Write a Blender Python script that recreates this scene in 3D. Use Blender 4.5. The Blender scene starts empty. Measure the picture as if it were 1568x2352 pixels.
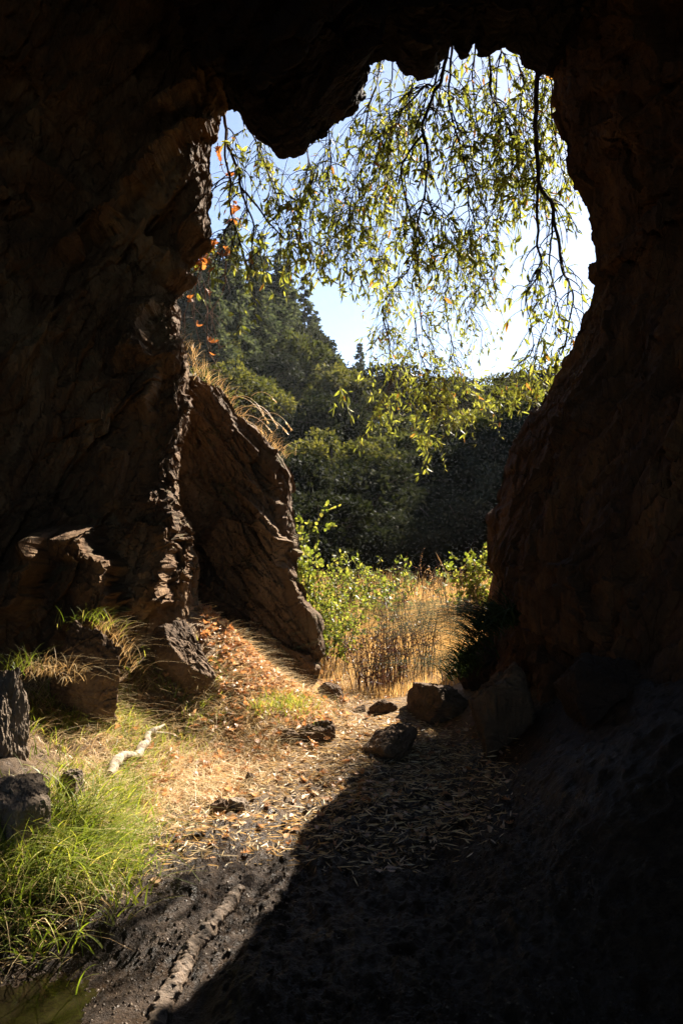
import bpy, bmesh, math, random
import numpy as np
from mathutils import Vector

rs = np.random.RandomState
R = math.radians
scene = bpy.context.scene
COL = scene.collection
F_PX = 28.0 / 36.0 * 2352.0          # focal length in photo units (photo taken as 1568 x 2352)
CAM = np.array([0.0, 0.0, 1.5])
SUN_AZ, SUN_EL = R(34.3), R(38.0)    # azimuth to the right of the viewing axis, elevation


def W(px, py, Y):
    """real-world point that stands Y metres out and appears at (px, py)"""
    return np.array([(px - 784.0) / F_PX * Y, Y, 1.5 + (1176.0 - py) / F_PX * Y])


def proj(P):
    Y = np.maximum(P[..., 1], 0.05)
    return 784.0 + P[..., 0] / Y * F_PX, 1176.0 - (P[..., 2] - 1.5) / Y * F_PX


def sstep(a, b, x):
    t = np.clip((x - a) / (b - a), 0, 1)
    return t * t * (3 - 2 * t)


# ------------------------------------------------------------------ noise
def _hash(ix, iy, iz, k):
    h = (ix * 374761393 + iy * 668265263 + iz * 1274126177 + k * 974634777) & 0xFFFFFFFF
    h = ((h ^ (h >> 13)) * 1274126177) & 0xFFFFFFFF
    h = ((h ^ (h >> 16)) * 2246822519) & 0xFFFFFFFF
    return ((h ^ (h >> 15)) & 0xFFFFFF) / float(0xFFFFFF)


def vnoise(P, seed=0):
    P = np.asarray(P, float)
    I = np.floor(P).astype(np.int64)
    f = P - I
    f = f * f * f * (f * (f * 6 - 15) + 10)
    out = 0
    for dx in (0, 1):
        wx = f[..., 0] if dx else 1 - f[..., 0]
        for dy in (0, 1):
            wy = f[..., 1] if dy else 1 - f[..., 1]
            for dz in (0, 1):
                wz = f[..., 2] if dz else 1 - f[..., 2]
                out = out + wx * wy * wz * _hash(I[..., 0] + dx, I[..., 1] + dy, I[..., 2] + dz, seed)
    return out * 2 - 1


def fbm(P, octv=4, seed=0, gain=0.5, lac=2.03):
    a, s, o = 1.0, 1.0, 0.0
    for i in range(octv):
        o = o + a * vnoise(P * s + 13.7 * i, seed + i)
        a *= gain
        s *= lac
    return o


def ridged(P, octv=4, seed=0):
    a, s, o = 1.0, 1.0, 0.0
    for i in range(octv):
        o = o + a * (1 - 2 * np.abs(vnoise(P * s + 7.3 * i, seed + i)))
        a *= 0.5
        s *= 2.07
    return o


def facets(P, seed=0, tilt=0.6, lift=0.35):
    """broken rock: every voronoi cell is a tilted plane, with steps between cells"""
    I = np.floor(P).astype(np.int64)
    best = np.full(P.shape[:-1], 1e9)
    val = np.zeros(P.shape[:-1])
    for dx in (-1, 0, 1):
        for dy in (-1, 0, 1):
            for dz in (-1, 0, 1):
                J = [I[..., 0] + dx, I[..., 1] + dy, I[..., 2] + dz]
                c = np.stack([J[k] + _hash(J[0], J[1], J[2], seed + k) for k in range(3)], -1)
                d = P - c
                dd = (d * d).sum(-1)
                g = np.stack([_hash(J[0], J[1], J[2], seed + 5 + k) * 2 - 1 for k in range(3)], -1)
                v = (d * g).sum(-1) * tilt + (_hash(J[0], J[1], J[2], seed + 9) * 2 - 1) * lift
                m = dd < best
                best = np.where(m, dd, best)
                val = np.where(m, v, val)
    return val


# ------------------------------------------------------------------ meshes
class Geo:
    def __init__(self):
        self.v, self.q, self.t, self.a, self.n = [], [], [], [], 0

    def add(self, V, Q=None, T=None, rnd=0.0):
        V = np.asarray(V, float).reshape(-1, 3)
        if Q is not None and len(Q):
            self.q.append(np.asarray(Q, np.int64).reshape(-1, 4) + self.n)
        if T is not None and len(T):
            self.t.append(np.asarray(T, np.int64).reshape(-1, 3) + self.n)
        self.a.append(np.broadcast_to(np.asarray(rnd, float), (len(V),)).copy())
        self.v.append(V)
        self.n += len(V)

    def tube(self, pts, rad, sides=5, rnd=0.0):
        pts = np.asarray(pts, float)
        k = len(pts)
        rad = np.broadcast_to(np.asarray(rad, float), (k,))
        tan = np.gradient(pts, axis=0)
        tan /= np.linalg.norm(tan, axis=1)[:, None] + 1e-9
        ref = np.where(np.abs(tan[:, 2:3]) > 0.9, np.array([[1.0, 0, 0]]), np.array([[0, 0, 1.0]]))
        u = np.cross(tan, ref)
        u /= np.linalg.norm(u, axis=1)[:, None] + 1e-9
        w = np.cross(tan, u)
        an = np.linspace(0, 2 * np.pi, sides, endpoint=False)
        V = pts[:, None] + rad[:, None, None] * (np.cos(an)[None, :, None] * u[:, None] + np.sin(an)[None, :, None] * w[:, None])
        i = np.arange(k - 1)[:, None] * sides
        j = np.arange(sides)[None]
        jn = (j + 1) % sides
        Q = np.stack([i + j, i + jn, i + sides + jn, i + sides + j], -1).reshape(-1, 4)
        self.add(V.reshape(-1, 3), Q=Q, rnd=rnd)

    def build(self, name, mat, parent=None, smooth=True):
        V = np.concatenate(self.v)
        me = bpy.data.meshes.new(name)
        nq = sum(len(x) for x in self.q)
        nt = sum(len(x) for x in self.t)
        loops = np.concatenate([x.reshape(-1) for x in self.q] + [x.reshape(-1) for x in self.t])
        me.vertices.add(len(V))
        me.vertices.foreach_set("co", V.astype(np.float32).reshape(-1))
        me.loops.add(len(loops))
        me.loops.foreach_set("vertex_index", loops.astype(np.int32))
        me.polygons.add(nq + nt)
        starts = np.concatenate([np.arange(nq) * 4, nq * 4 + np.arange(nt) * 3]).astype(np.int32)
        me.polygons.foreach_set("loop_start", starts)
        me.update(calc_edges=True)
        me.validate()
        me.polygons.foreach_set("use_smooth", np.full(len(me.polygons), smooth))
        if len(me.vertices) == len(V):
            at = me.attributes.new("rnd", "FLOAT", "POINT")
            at.data.foreach_set("value", np.concatenate(self.a).astype(np.float32))
        me.materials.append(mat)
        o = bpy.data.objects.new(name, me)
        COL.objects.link(o)
        if parent is not None:
            o.parent = parent
        return o


def tag(o, label=None, cat=None, group=None, kind=None):
    for k, v in (("label", label), ("category", cat), ("group", group), ("kind", kind)):
        if v:
            o[k] = v
    return o


def empty(name, loc=(0, 0, 0)):
    o = bpy.data.objects.new(name, None)
    o.location = loc
    COL.objects.link(o)
    return o


def copy_tree(o):
    c = o.copy()
    COL.objects.link(c)
    for ch in list(o.children):
        d = ch.copy()
        COL.objects.link(d)
        d.parent = c
    return c


def grid_quads(n, m, wrap=False):
    i = np.arange(n - 1)[:, None]
    mm = m if wrap else m - 1
    j = np.arange(mm)[None]
    jn = (j + 1) % m
    return np.stack([i * m + j, i * m + jn, (i + 1) * m + jn, (i + 1) * m + j], -1).reshape(-1, 4)


def smooth_poly(P, n):
    """Catmull-Rom through the points, n samples"""
    P = np.asarray(P, float)
    if len(P) < 3:
        t = np.linspace(0, 1, n)[:, None]
        return P[0] * (1 - t) + P[-1] * t
    Q = np.concatenate([[2 * P[0] - P[1]], P, [2 * P[-1] - P[-2]]])
    s = np.linspace(0, len(P) - 1 - 1e-6, n)
    i = s.astype(int)
    t = (s - i)[:, None]
    a, b, c, d = Q[i], Q[i + 1], Q[i + 2], Q[i + 3]
    return 0.5 * ((2 * b) + (-a + c) * t + (2 * a - 5 * b + 4 * c - d) * t ** 2 + (-a + 3 * b - 3 * c + d) * t ** 3)


# ------------------------------------------------------------------ materials
class M:
    def __init__(self, name):
        self.m = bpy.data.materials.new(name)
        self.m.use_nodes = True
        self.t = self.m.node_tree
        self.t.nodes.clear()
        self.out = self.n("ShaderNodeOutputMaterial")

    def n(self, typ, **kw):
        x = self.t.nodes.new(typ)
        for k, v in kw.items():
            setattr(x, k, v)
        return x

    def l(self, a, b):
        self.t.links.new(a, b)

    def coords(self, obj=False, scale=(1, 1, 1), rot=(0, 0, 0)):
        if obj:
            s = self.n("ShaderNodeTexCoord").outputs["Object"]
        else:
            s = self.n("ShaderNodeNewGeometry").outputs["Position"]
        mp = self.n("ShaderNodeMapping")
        mp.inputs["Scale"].default_value = scale
        mp.inputs["Rotation"].default_value = rot
        self.l(s, mp.inputs["Vector"])
        return mp.outputs["Vector"]

    def noise(self, vec, scale, detail=5, rough=0.6):
        x = self.n("ShaderNodeTexNoise")
        x.inputs["Scale"].default_value = scale
        x.inputs["Detail"].default_value = detail
        x.inputs["Roughness"].default_value = rough
        self.l(vec, x.inputs["Vector"])
        return x.outputs["Fac"]

    def voro(self, vec, scale, feature="F1", out="Distance"):
        x = self.n("ShaderNodeTexVoronoi", feature=feature)
        x.inputs["Scale"].default_value = scale
        self.l(vec, x.inputs["Vector"])
        return x.outputs[out]

    def ramp(self, fac, stops):
        x = self.n("ShaderNodeValToRGB")
        e = x.color_ramp.elements
        while len(e) < len(stops):
            e.new(0.5)
        for el, (p, c) in zip(e, stops):
            el.position = p
            el.color = (*c, 1) if len(c) == 3 else c
        self.l(fac, x.inputs["Fac"])
        return x.outputs["Color"]

    def mix(self, fac, a, b, mode="MIX"):
        x = self.n("ShaderNodeMix", data_type="RGBA", blend_type=mode)
        for s, v in ((x.inputs[0], fac), (x.inputs[6], a), (x.inputs[7], b)):
            if hasattr(v, "links"):
                self.l(v, s)
            else:
                s.default_value = v if not isinstance(v, tuple) else (*v, 1)
        return x.outputs[2]

    def math(self, op, a, b=0.0):
        x = self.n("ShaderNodeMath", operation=op)
        for s, v in ((x.inputs[0], a), (x.inputs[1], b)):
            if hasattr(v, "links"):
                self.l(v, s)
            else:
                s.default_value = v
        return x.outputs[0]

    def bump(self, h, strength=0.5, dist=0.02, normal=None):
        x = self.n("ShaderNodeBump")
        x.inputs["Strength"].default_value = strength
        x.inputs["Distance"].default_value = dist
        self.l(h, x.inputs["Height"])
        if normal is not None:
            self.l(normal, x.inputs["Normal"])
        return x.outputs["Normal"]

    def bsdf(self, color, rough=0.8, normal=None, spec=0.3):
        b = self.n("ShaderNodeBsdfPrincipled")
        for s, v in ((b.inputs["Base Color"], color), (b.inputs["Roughness"], rough)):
            if hasattr(v, "links"):
                self.l(v, s)
            else:
                s.default_value = (*v, 1) if isinstance(v, tuple) else v
        b.inputs["Specular IOR Level"].default_value = spec
        if normal is not None:
            self.l(normal, b.inputs["Normal"])
        return b.outputs[0]

    def done(self, sh):
        self.l(sh, self.out.inputs["Surface"])
        return self.m


def rock_mat(name, dark, mid, light, strata=(1, 1, 1), rot=(0, 0, 0), bump=1.0, moss=0.0, rough=0.85, spec=0.2, obj=False):
    m = M(name)
    v = m.coords(obj, strata, rot)
    v0 = m.coords(obj)
    big = m.noise(v, 1.3, 6, 0.62)
    fine = m.noise(v, 9.0, 8, 0.7)
    grit = m.noise(v0, 60.0, 4, 0.7)
    col = m.ramp(big, [(0.33, dark), (0.5, mid), (0.68, light)])
    col = m.mix(m.ramp(fine, [(0.35, (0, 0, 0)), (0.7, (1, 1, 1))]), col, m.mix(0.5, col, (0.02, 0.014, 0.01)))
    cr = m.voro(v, 2.6, "DISTANCE_TO_EDGE")
    crack = m.ramp(cr, [(0.0, (0, 0, 0)), (0.025, (1, 1, 1))])
    col = m.mix(m.math("MULTIPLY", grit, 0.6), col, m.mix(0.5, col, light))
    if moss:
        mo = m.ramp(m.noise(v0, 4.0, 6, 0.7), [(0.52, (0, 0, 0)), (0.62, (1, 1, 1))])
        nz = m.n("ShaderNodeSeparateXYZ")
        m.l(m.n("ShaderNodeNewGeometry").outputs["Normal"], nz.inputs[0])
        up = m.ramp(nz.outputs["Z"], [(0.1, (0, 0, 0)), (0.6, (moss, moss, moss))])
        col = m.mix(m.math("MULTIPLY", mo, up), col, (0.10, 0.10, 0.035))
    h = m.math("ADD", m.math("MULTIPLY", fine, 0.9), m.math("MULTIPLY", grit, 0.25))
    h = m.math("ADD", h, m.math("MULTIPLY", crack, 0.35))
    h = m.math("ADD", h, m.math("MULTIPLY", m.noise(v, 28.0, 6, 0.7), 0.45))
    return m.done(m.bsdf(col, rough, m.bump(h, bump, 0.035), spec))


def leaf_mat(name, stops, trans=0.5, rough=0.45, spec=0.35, tint=(1.3, 1.25, 0.5)):
    """stops: colour ramp over the leaf's own random value; part of the light passes through"""
    m = M(name)
    a = m.n("ShaderNodeAttribute", attribute_name="rnd").outputs["Fac"]
    col = m.ramp(a, stops)
    d = m.bsdf(col, rough, None, spec)
    tr = m.n("ShaderNodeBsdfTranslucent")
    m.l(m.mix(1.0, col, tint, "MULTIPLY"), tr.inputs["Color"])
    mx = m.n("ShaderNodeMixShader")
    mx.inputs[0].default_value = trans
    m.l(d, mx.inputs[1])
    m.l(tr.outputs[0], mx.inputs[2])
    return m.done(mx.outputs[0])


def bark_mat(name, c1, c2):
    m = M(name)
    v = m.coords(False, (1, 1, 0.4))
    f = m.noise(v, 30, 5, 0.65)
    col = m.ramp(f, [(0.35, c1), (0.65, c2)])
    return m.done(m.bsdf(col, 0.85, m.bump(f, 0.6, 0.01), 0.2))


MAT = {}
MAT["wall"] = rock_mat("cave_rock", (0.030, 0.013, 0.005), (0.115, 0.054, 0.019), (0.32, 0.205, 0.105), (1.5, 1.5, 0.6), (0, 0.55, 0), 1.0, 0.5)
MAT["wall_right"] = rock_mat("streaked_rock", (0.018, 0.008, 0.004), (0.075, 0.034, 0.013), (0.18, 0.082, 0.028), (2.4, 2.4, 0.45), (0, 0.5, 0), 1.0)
MAT["roof"] = rock_mat("shaded_roof_rock", (0.008, 0.005, 0.0035), (0.018, 0.010, 0.007), (0.04, 0.024, 0.015), (1.5, 1.5, 0.6), (0, 0.55, 0), 1.0)  # wall rock made near-black: the roof's deep shade sits in its colour
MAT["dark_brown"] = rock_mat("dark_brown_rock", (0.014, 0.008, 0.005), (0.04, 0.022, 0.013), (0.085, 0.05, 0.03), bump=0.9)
MAT["outcrop"] = rock_mat("brown_slate", (0.05, 0.028, 0.015), (0.13, 0.074, 0.036), (0.27, 0.175, 0.10), (1.6, 1.6, 0.7), (0, -0.6, 0), 1.0, 0.6)
MAT["grey_rock"] = rock_mat("grey_boulder", (0.055, 0.038, 0.025), (0.15, 0.11, 0.076), (0.34, 0.265, 0.195), bump=0.8)
MAT["brown_rock"] = rock_mat("brown_boulder", (0.04, 0.022, 0.012), (0.11, 0.065, 0.034), (0.22, 0.14, 0.08), (1, 1, 1.6), bump=0.9)
MAT["bay_leaf"] = leaf_mat("bay_leaf", [(0.0, (0.065, 0.078, 0.022)), (0.4, (0.14, 0.16, 0.04)), (0.8, (0.24, 0.25, 0.065)), (0.93, (0.33, 0.30, 0.09)), (1.0, (0.28, 0.13, 0.045))], 0.58, 0.5, 0.25, tint=(1.25, 1.2, 0.55))
MAT["twig"] = bark_mat("dark_twig", (0.02, 0.014, 0.010), (0.055, 0.04, 0.028))
MAT["dry_twig"] = bark_mat("dry_twig", (0.10, 0.06, 0.035), (0.22, 0.14, 0.085))
MAT["bleached"] = bark_mat("bleached_wood", (0.10, 0.075, 0.055), (0.42, 0.35, 0.27))
MAT["oak_leaf"] = leaf_mat("dry_oak_leaf", [(0.0, (0.16, 0.075, 0.03)), (0.5, (0.42, 0.22, 0.10)), (0.85, (0.58, 0.37, 0.20)), (1.0, (0.66, 0.52, 0.36))], 0.35, tint=(1.25, 0.9, 0.6))
MAT["orange_leaf"] = leaf_mat("orange_leaf", [(0.0, (0.22, 0.09, 0.03)), (1.0, (0.46, 0.23, 0.08))], 0.5, tint=(1.3, 0.9, 0.5))
MAT["green_blade"] = leaf_mat("green_blade", [(0.0, (0.07, 0.11, 0.018)), (0.45, (0.17, 0.22, 0.035)), (0.75, (0.32, 0.34, 0.075)), (1.0, (0.58, 0.48, 0.23))], 0.5, tint=(1.35, 1.3, 0.5))
MAT["straw"] = leaf_mat("straw", [(0.0, (0.24, 0.14, 0.06)), (0.4, (0.52, 0.37, 0.18)), (0.8, (0.68, 0.53, 0.30)), (1.0, (0.75, 0.66, 0.46))], 0.3, tint=(1.2, 1.0, 0.75))
MAT["golden"] = leaf_mat("golden_grass", [(0.0, (0.36, 0.22, 0.09)), (0.5, (0.62, 0.45, 0.22)), (1.0, (0.76, 0.63, 0.40))], 0.35, tint=(1.2, 0.95, 0.6))
MAT["red_stem"] = leaf_mat("red_stem", [(0.0, (0.04, 0.013, 0.011)), (0.6, (0.11, 0.035, 0.024)), (1.0, (0.24, 0.11, 0.06))], 0.15, tint=(1, 0.9, 0.8))
MAT["shrub_leaf"] = leaf_mat("shrub_leaf", [(0.0, (0.09, 0.125, 0.025)), (0.6, (0.19, 0.225, 0.045)), (1.0, (0.36, 0.33, 0.10))], 0.5, tint=(1.2, 1.15, 0.6))
MAT["grey_leaf"] = leaf_mat("grey_leaf", [(0.0, (0.09, 0.13, 0.06)), (1.0, (0.24, 0.28, 0.15))], 0.4, tint=(1.1, 1.15, 0.8))
MAT["sedge"] = leaf_mat("sedge", [(0.0, (0.02, 0.035, 0.012)), (0.8, (0.04, 0.06, 0.02)), (1.0, (0.06, 0.06, 0.025))], 0.15, 0.8, 0.05)
MAT["oak_crown"] = leaf_mat("oak_crown", [(0.0, (0.020, 0.026, 0.011)), (0.5, (0.052, 0.058, 0.021)), (1.0, (0.12, 0.115, 0.04))], 0.42, 0.75, 0.08, (1.2, 1.2, 0.5))
MAT["sunlit_crown"] = leaf_mat("sunlit_crown", [(0.0, (0.030, 0.036, 0.014)), (0.5, (0.070, 0.074, 0.026)), (1.0, (0.15, 0.14, 0.05))], 0.4, 0.75, 0.08, (1.25, 1.2, 0.5))  # oak leaves made paler: sun on the picked crowns is painted in
MAT["dark_crown"] = leaf_mat("dark_crown", [(0.0, (0.009, 0.012, 0.008)), (0.5, (0.018, 0.022, 0.014)), (1.0, (0.040, 0.043, 0.024))], 0.25, 0.8, 0.06, (1.2, 1.2, 0.5))
MAT["fir_crown"] = leaf_mat("fir_crown", [(0.0, (0.026, 0.036, 0.022)), (0.5, (0.06, 0.072, 0.042)), (1.0, (0.11, 0.12, 0.065))], 0.4, 0.8, 0.06, (1.1, 1.1, 0.7))
MAT["trunk"] = bark_mat("grey_trunk", (0.03, 0.025, 0.02), (0.09, 0.075, 0.06))


# ------------------------------------------------------------------ ground
def ground_z(X, Y):
    X, Y = np.asarray(X, float), np.asarray(Y, float)
    P = np.stack([X, Y, np.zeros_like(X)], -1)
    z = 0.035 * fbm(P * 0.9, 3, 11) + 0.0 * X
    # left bank, raised towards the wall
    edge = -0.62 - 0.16 * np.sin(Y * 1.7 + 0.5) - 0.10 * (4.6 - Y) * (Y < 4.6)
    z = z + 0.42 * sstep(0.0, 1.0, (edge - X)) * sstep(2.3, 3.4, Y) * sstep(9.5, 7.0, Y)
    z = z + 0.16 * sstep(-1.0, -2.6, X) * sstep(2.5, 4.0, Y) * sstep(9.5, 7.0, Y)
    # fan of leaves between the wall and the outcrop
    d = np.sqrt(((X + 1.0) / 1.0) ** 2 + ((Y - 5.8) / 1.05) ** 2)
    z = z + 0.55 * sstep(1.0, 0.0, d)
    # right-hand talus
    z = z + 0.75 * sstep(0.55, 1.9, X + 0.10 * (5.2 - Y)) * sstep(2.2, 3.4, Y) * sstep(7.4, 6.2, Y)
    # rut and ridges in the mud
    rut = X + 0.50 - 0.16 * (Y - 2.3)
    inside = sstep(5.4, 4.2, Y)
    z = z - 0.035 * np.exp(-(rut / 0.10) ** 2) * inside + 0.03 * np.exp(-((rut + 0.22) / 0.09) ** 2) * inside
    z = z + inside * 0.022 * fbm(P * np.array([5.0, 2.8, 1]), 4, 31) + inside * 0.012 * ridged(P * np.array([14.0, 9.0, 1]), 3, 47) + inside * 0.006 * fbm(P * np.array([42.0, 36.0, 1]), 3, 53, 0.65)
    z = z - 0.05 * sstep(-0.6, -1.0, X) * sstep(3.0, 2.4, Y)
    pud = sstep(1.35, 0.8, np.sqrt(((X + 1.0) / 0.55) ** 2 + ((Y - 2.4) / 0.36) ** 2))
    z = z * (1 - 0.55 * pud) - 0.050 * pud
    # sill of the mouth, then the meadow that dips to a stream
    z = z + 0.06 * np.exp(-((Y - 6.1) / 0.35) ** 2) * sstep(-1.2, 0, X)
    z = z + 0.05 * sstep(5.0, 7, Y) * fbm(P * 0.5, 3, 17)
    z = z - 2.2 * sstep(13.0, 21.0, Y)
    return z


def ray_ground(px, py):
    """where the view ray through (px, py) meets the ground"""
    out = []
    for x, y in zip(np.ravel(px), np.ravel(py)):
        u, v = (x - 784) / F_PX, (1176 - y) / F_PX
        Y = np.arange(1.9, 14, 0.01)
        under = 1.5 + v * Y < ground_z(u * Y, Y)
        k = int(np.argmax(under)) if under.any() else len(Y) - 1
        out.append([u * Y[k], Y[k], float(ground_z(u * Y[k], Y[k]))])
    return np.array(out)


def axis(segs):
    out = []
    for a, b, n in segs:
        out += list(np.linspace(a, b, n, endpoint=False))
    out.append(segs[-1][1])
    return np.array(out)


xs = axis([(-600, -60, 9), (-60, -8, 14), (-8, -2.6, 18), (-2.6, -1.3, 80), (-1.3, 0.9, 270), (0.9, 2.4, 80), (2.4, 8, 18), (8, 60, 14), (60, 600, 9)])
ys = axis([(-60, -4, 8), (-4, 1.9, 24), (1.9, 4.6, 330), (4.6, 7.2, 130), (7.2, 15, 60), (15, 60, 24), (60, 900, 12)])
GX, GY = np.meshgrid(xs, ys, indexing="ij")
GZ = ground_z(GX, GY)
g = Geo()
g.add(np.stack([GX, GY, GZ], -1).reshape(-1, 3), Q=grid_quads(len(xs), len(ys)))


def ground_mat():
    m = M("cave_floor")
    v = m.coords()
    sx = m.n("ShaderNodeSeparateXYZ")
    m.l(v, sx.inputs[0])
    X, Y = sx.outputs["X"], sx.outputs["Y"]
    big = m.noise(v, 2.2, 6, 0.65)
    fine = m.noise(v, 22.0, 8, 0.75)
    grit = m.noise(v, 110.0, 4, 0.8)
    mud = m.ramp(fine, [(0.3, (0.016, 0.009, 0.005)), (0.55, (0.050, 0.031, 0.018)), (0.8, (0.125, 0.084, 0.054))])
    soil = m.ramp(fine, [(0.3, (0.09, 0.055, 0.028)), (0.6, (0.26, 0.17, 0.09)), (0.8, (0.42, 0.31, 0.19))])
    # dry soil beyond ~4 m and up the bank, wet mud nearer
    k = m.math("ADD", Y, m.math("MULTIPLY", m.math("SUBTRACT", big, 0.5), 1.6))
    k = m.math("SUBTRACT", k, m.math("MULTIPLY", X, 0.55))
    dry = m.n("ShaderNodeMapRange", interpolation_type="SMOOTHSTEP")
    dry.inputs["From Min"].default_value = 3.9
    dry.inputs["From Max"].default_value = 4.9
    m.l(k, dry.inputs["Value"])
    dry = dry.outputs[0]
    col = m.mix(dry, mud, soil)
    rough = m.math("ADD", m.math("MULTIPLY", dry, 0.4), m.math("SUBTRACT", m.math("MULTIPLY", m.noise(v, 7.0, 5, 0.7), 1.5), 0.28))
    h = m.math("ADD", m.math("MULTIPLY", fine, 1.0), m.math("MULTIPLY", grit, 0.35))
    h = m.math("ADD", h, m.math("MULTIPLY", m.noise(v, 55.0, 4, 0.7), 0.6))
    return m.done(m.bsdf(col, rough, m.bump(h, 1.0, 0.03), 0.18))


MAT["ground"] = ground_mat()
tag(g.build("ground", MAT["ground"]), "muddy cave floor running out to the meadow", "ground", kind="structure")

# ------------------------------------------------------------------ cave shell
CONT = [(455, 1500, 5.9), (452, 1400, 5.9), (455, 1300, 5.9), (440, 1210, 5.9), (400, 1110, 5.9), (416, 1050, 5.95), (440, 960, 6), (436, 880, 6),
        (420, 800, 6.05), (412, 730, 6.1), (405, 690, 6.1), (432, 669, 6.05), (450, 644, 6.0), (436, 632, 6.05), (440, 618, 6.1), (462, 590, 6.05),
        (486, 570, 6), (487, 520, 6), (482, 440, 6), (479, 390, 6), (490, 330, 6), (505, 290, 6), (520, 258, 6), (531, 246, 5.9), (545, 255, 5.6),
        (565, 280, 5.5), (590, 315, 5.5), (612, 336, 5.5), (640, 360, 5.5), (675, 365, 5.5), (702, 360, 5.5), (718, 338, 5.5), (745, 318, 5.55),
        (790, 280, 5.6), (815, 255, 5.6), (832, 225, 5.65), (836, 185, 5.7), (850, 150, 5.75), (880, 144, 5.8), (910, 140, 5.8), (925, 165, 5.8),
        (960, 181, 5.8), (990, 175, 5.8), (1010, 150, 5.85), (1028, 116, 5.9), (1040, 112, 5.9), (1058, 135, 5.9), (1075, 126, 5.9), (1088, 103, 5.9),
        (1095, 125, 5.9), (1115, 136, 5.9), (1135, 120, 5.9), (1155, 105, 5.9), (1170, 120, 5.9), (1186, 125, 5.9), (1195, 155, 5.95),
        (1220, 165, 5.95), (1240, 181, 5.95), (1272, 168, 6), (1273, 230, 6), (1281, 300, 6), (1300, 350, 6), (1316, 420, 6), (1342, 455, 6),
        (1350, 500, 6), (1362, 560, 6), (1370, 600, 6), (1353, 614, 5.95), (1348, 640, 5.95), (1371, 657, 6), (1360, 690, 6), (1341, 730, 6),
        (1325, 770, 6), (1307, 800, 6), (1290, 840, 6), (1264, 880, 6), (1235, 930, 6), (1206, 965, 6), (1184, 1010, 6), (1156, 1070, 6),
        (1146, 1110, 6), (1130, 1170, 6), (1119, 1220, 6), (1114, 1260, 6), (1119, 1290, 6), (1136, 1300, 6), (1138, 1330, 6), (1133, 1380, 6),
        (1130, 1420, 6), (1118, 1500, 6), (1110, 1700, 6), (1060, 1960, 6), (900, 2050, 6), (600, 2050, 6), (480, 1900, 5.9), (452, 1650, 5.9)]
CP = np.array([W(*c) for c in CONT])
NC = 1500
seg = np.linalg.norm(np.diff(np.vstack([CP, CP[:1]]), axis=0), axis=1)
cum = np.concatenate([[0], np.cumsum(seg)])
tt = np.linspace(0, cum[-1], NC, endpoint=False)
CPw = np.vstack([CP, CP[:1]])
mouth = np.stack([np.interp(tt, cum, CPw[:, k]) for k in range(3)], -1)
CX, CZ = 0.25, 2.4
d2 = mouth[:, [0, 2]] - np.array([CX, CZ])
d2 /= np.linalg.norm(d2, axis=1)[:, None]
# smooth the outward directions a little so rings do not fold
for _ in range(30):
    d2 = (np.roll(d2, 1, 0) + d2 + np.roll(d2, -1, 0)) / 3
d2 /= np.linalg.norm(d2, axis=1)[:, None]
wl = sstep(0.25, 0.75, -d2[:, 0])           # left wall
wr = sstep(0.25, 0.75, d2[:, 0])            # right wall
wt = np.clip(1 - wl - wr, 0, 1)
# profile: (a outward, b toward the camera) at parameter s
prof_s = np.array([-3, -2, -1, -0.35, 0, 0.2, 0.4, 0.6, 0.8, 1, 2, 3, 4, 5, 6.0])
A = {"l": [14, 5, 1.3, 0.28, 0, 0.004, 0.018, 0.05, 0.16, 0.50, 1.35, 1.9, 2.3, 2.6, 1.2], "r": [14, 5, 1.3, 0.30, 0, 0.03, 0.06, 0.10, 0.14, 0.18, 0.55, 0.95, 1.3, 1.6, 1.0],
     "t": [14, 5, 1.2, 0.2, 0, 0.03, 0.06, 0.10, 0.14, 0.18, 0.55, 0.9, 1.2, 1.4, 0.8]}
B = {"l": [-2.5, -1.3, -0.45, -0.16, 0, 0.10, 0.20, 0.30, 0.40, 0.56, 1.22, 2.1, 4.1, 7.2, 9.5], "r": [-2.5, -1.3, -0.55, -0.2, 0, 0.12, 0.24, 0.36, 0.48, 0.6, 1.6, 2.8, 4.4, 7.2, 9.5],
     "t": [-2.5, -1.6, -0.55, -0.2, 0, 0.1, 0.2, 0.3, 0.4, 0.5, 1.3, 2.6, 4.4, 7.2, 9.5]}
S = np.concatenate([np.linspace(-3, -1, 20, endpoint=False), np.linspace(-1, 0, 24, endpoint=False), np.linspace(0, 2, 190, endpoint=False), np.linspace(2, 3.2, 70, endpoint=False), np.linspace(3.2, 6, 50)])


def prof(tab, w):
    o = 0
    for k, wk in (("l", wl), ("r", wr), ("t", wt)):
        o = o + np.interp(S, prof_s, tab[k])[:, None] * wk[None]
    return o


a, b = prof(A, 0), prof(B, 0)
V = np.stack([mouth[None, :, 0] + d2[None, :, 0] * a, mouth[None, :, 1] - b, mouth[None, :, 2] + d2[None, :, 1] * a], -1)
amp = sstep(0.25, 1.15, S)[:, None] * np.ones(NC)[None] + 1.2 * sstep(0, -1.5, S)[:, None]
# surface normal for the displacement
du = np.gradient(V, axis=0)
dv = np.roll(V, -1, 1) - np.roll(V, 1, 1)
N = np.cross(du, dv)
N /= np.linalg.norm(N, axis=-1)[..., None] + 1e-9
toax = np.stack([CX - V[..., 0], -0.5 + 0 * V[..., 0], CZ - V[..., 2]], -1)
N *= np.sign((N * toax).sum(-1))[..., None]
ca, sa = math.cos(0.6), math.sin(0.6)


def tilted(V, ang, st):
    c, s = math.cos(ang), math.sin(ang)
    return np.stack([(c * V[..., 0] - s * V[..., 2]) * st[0], V[..., 1] * st[1], (s * V[..., 0] + c * V[..., 2]) * st[2]], -1)


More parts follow.
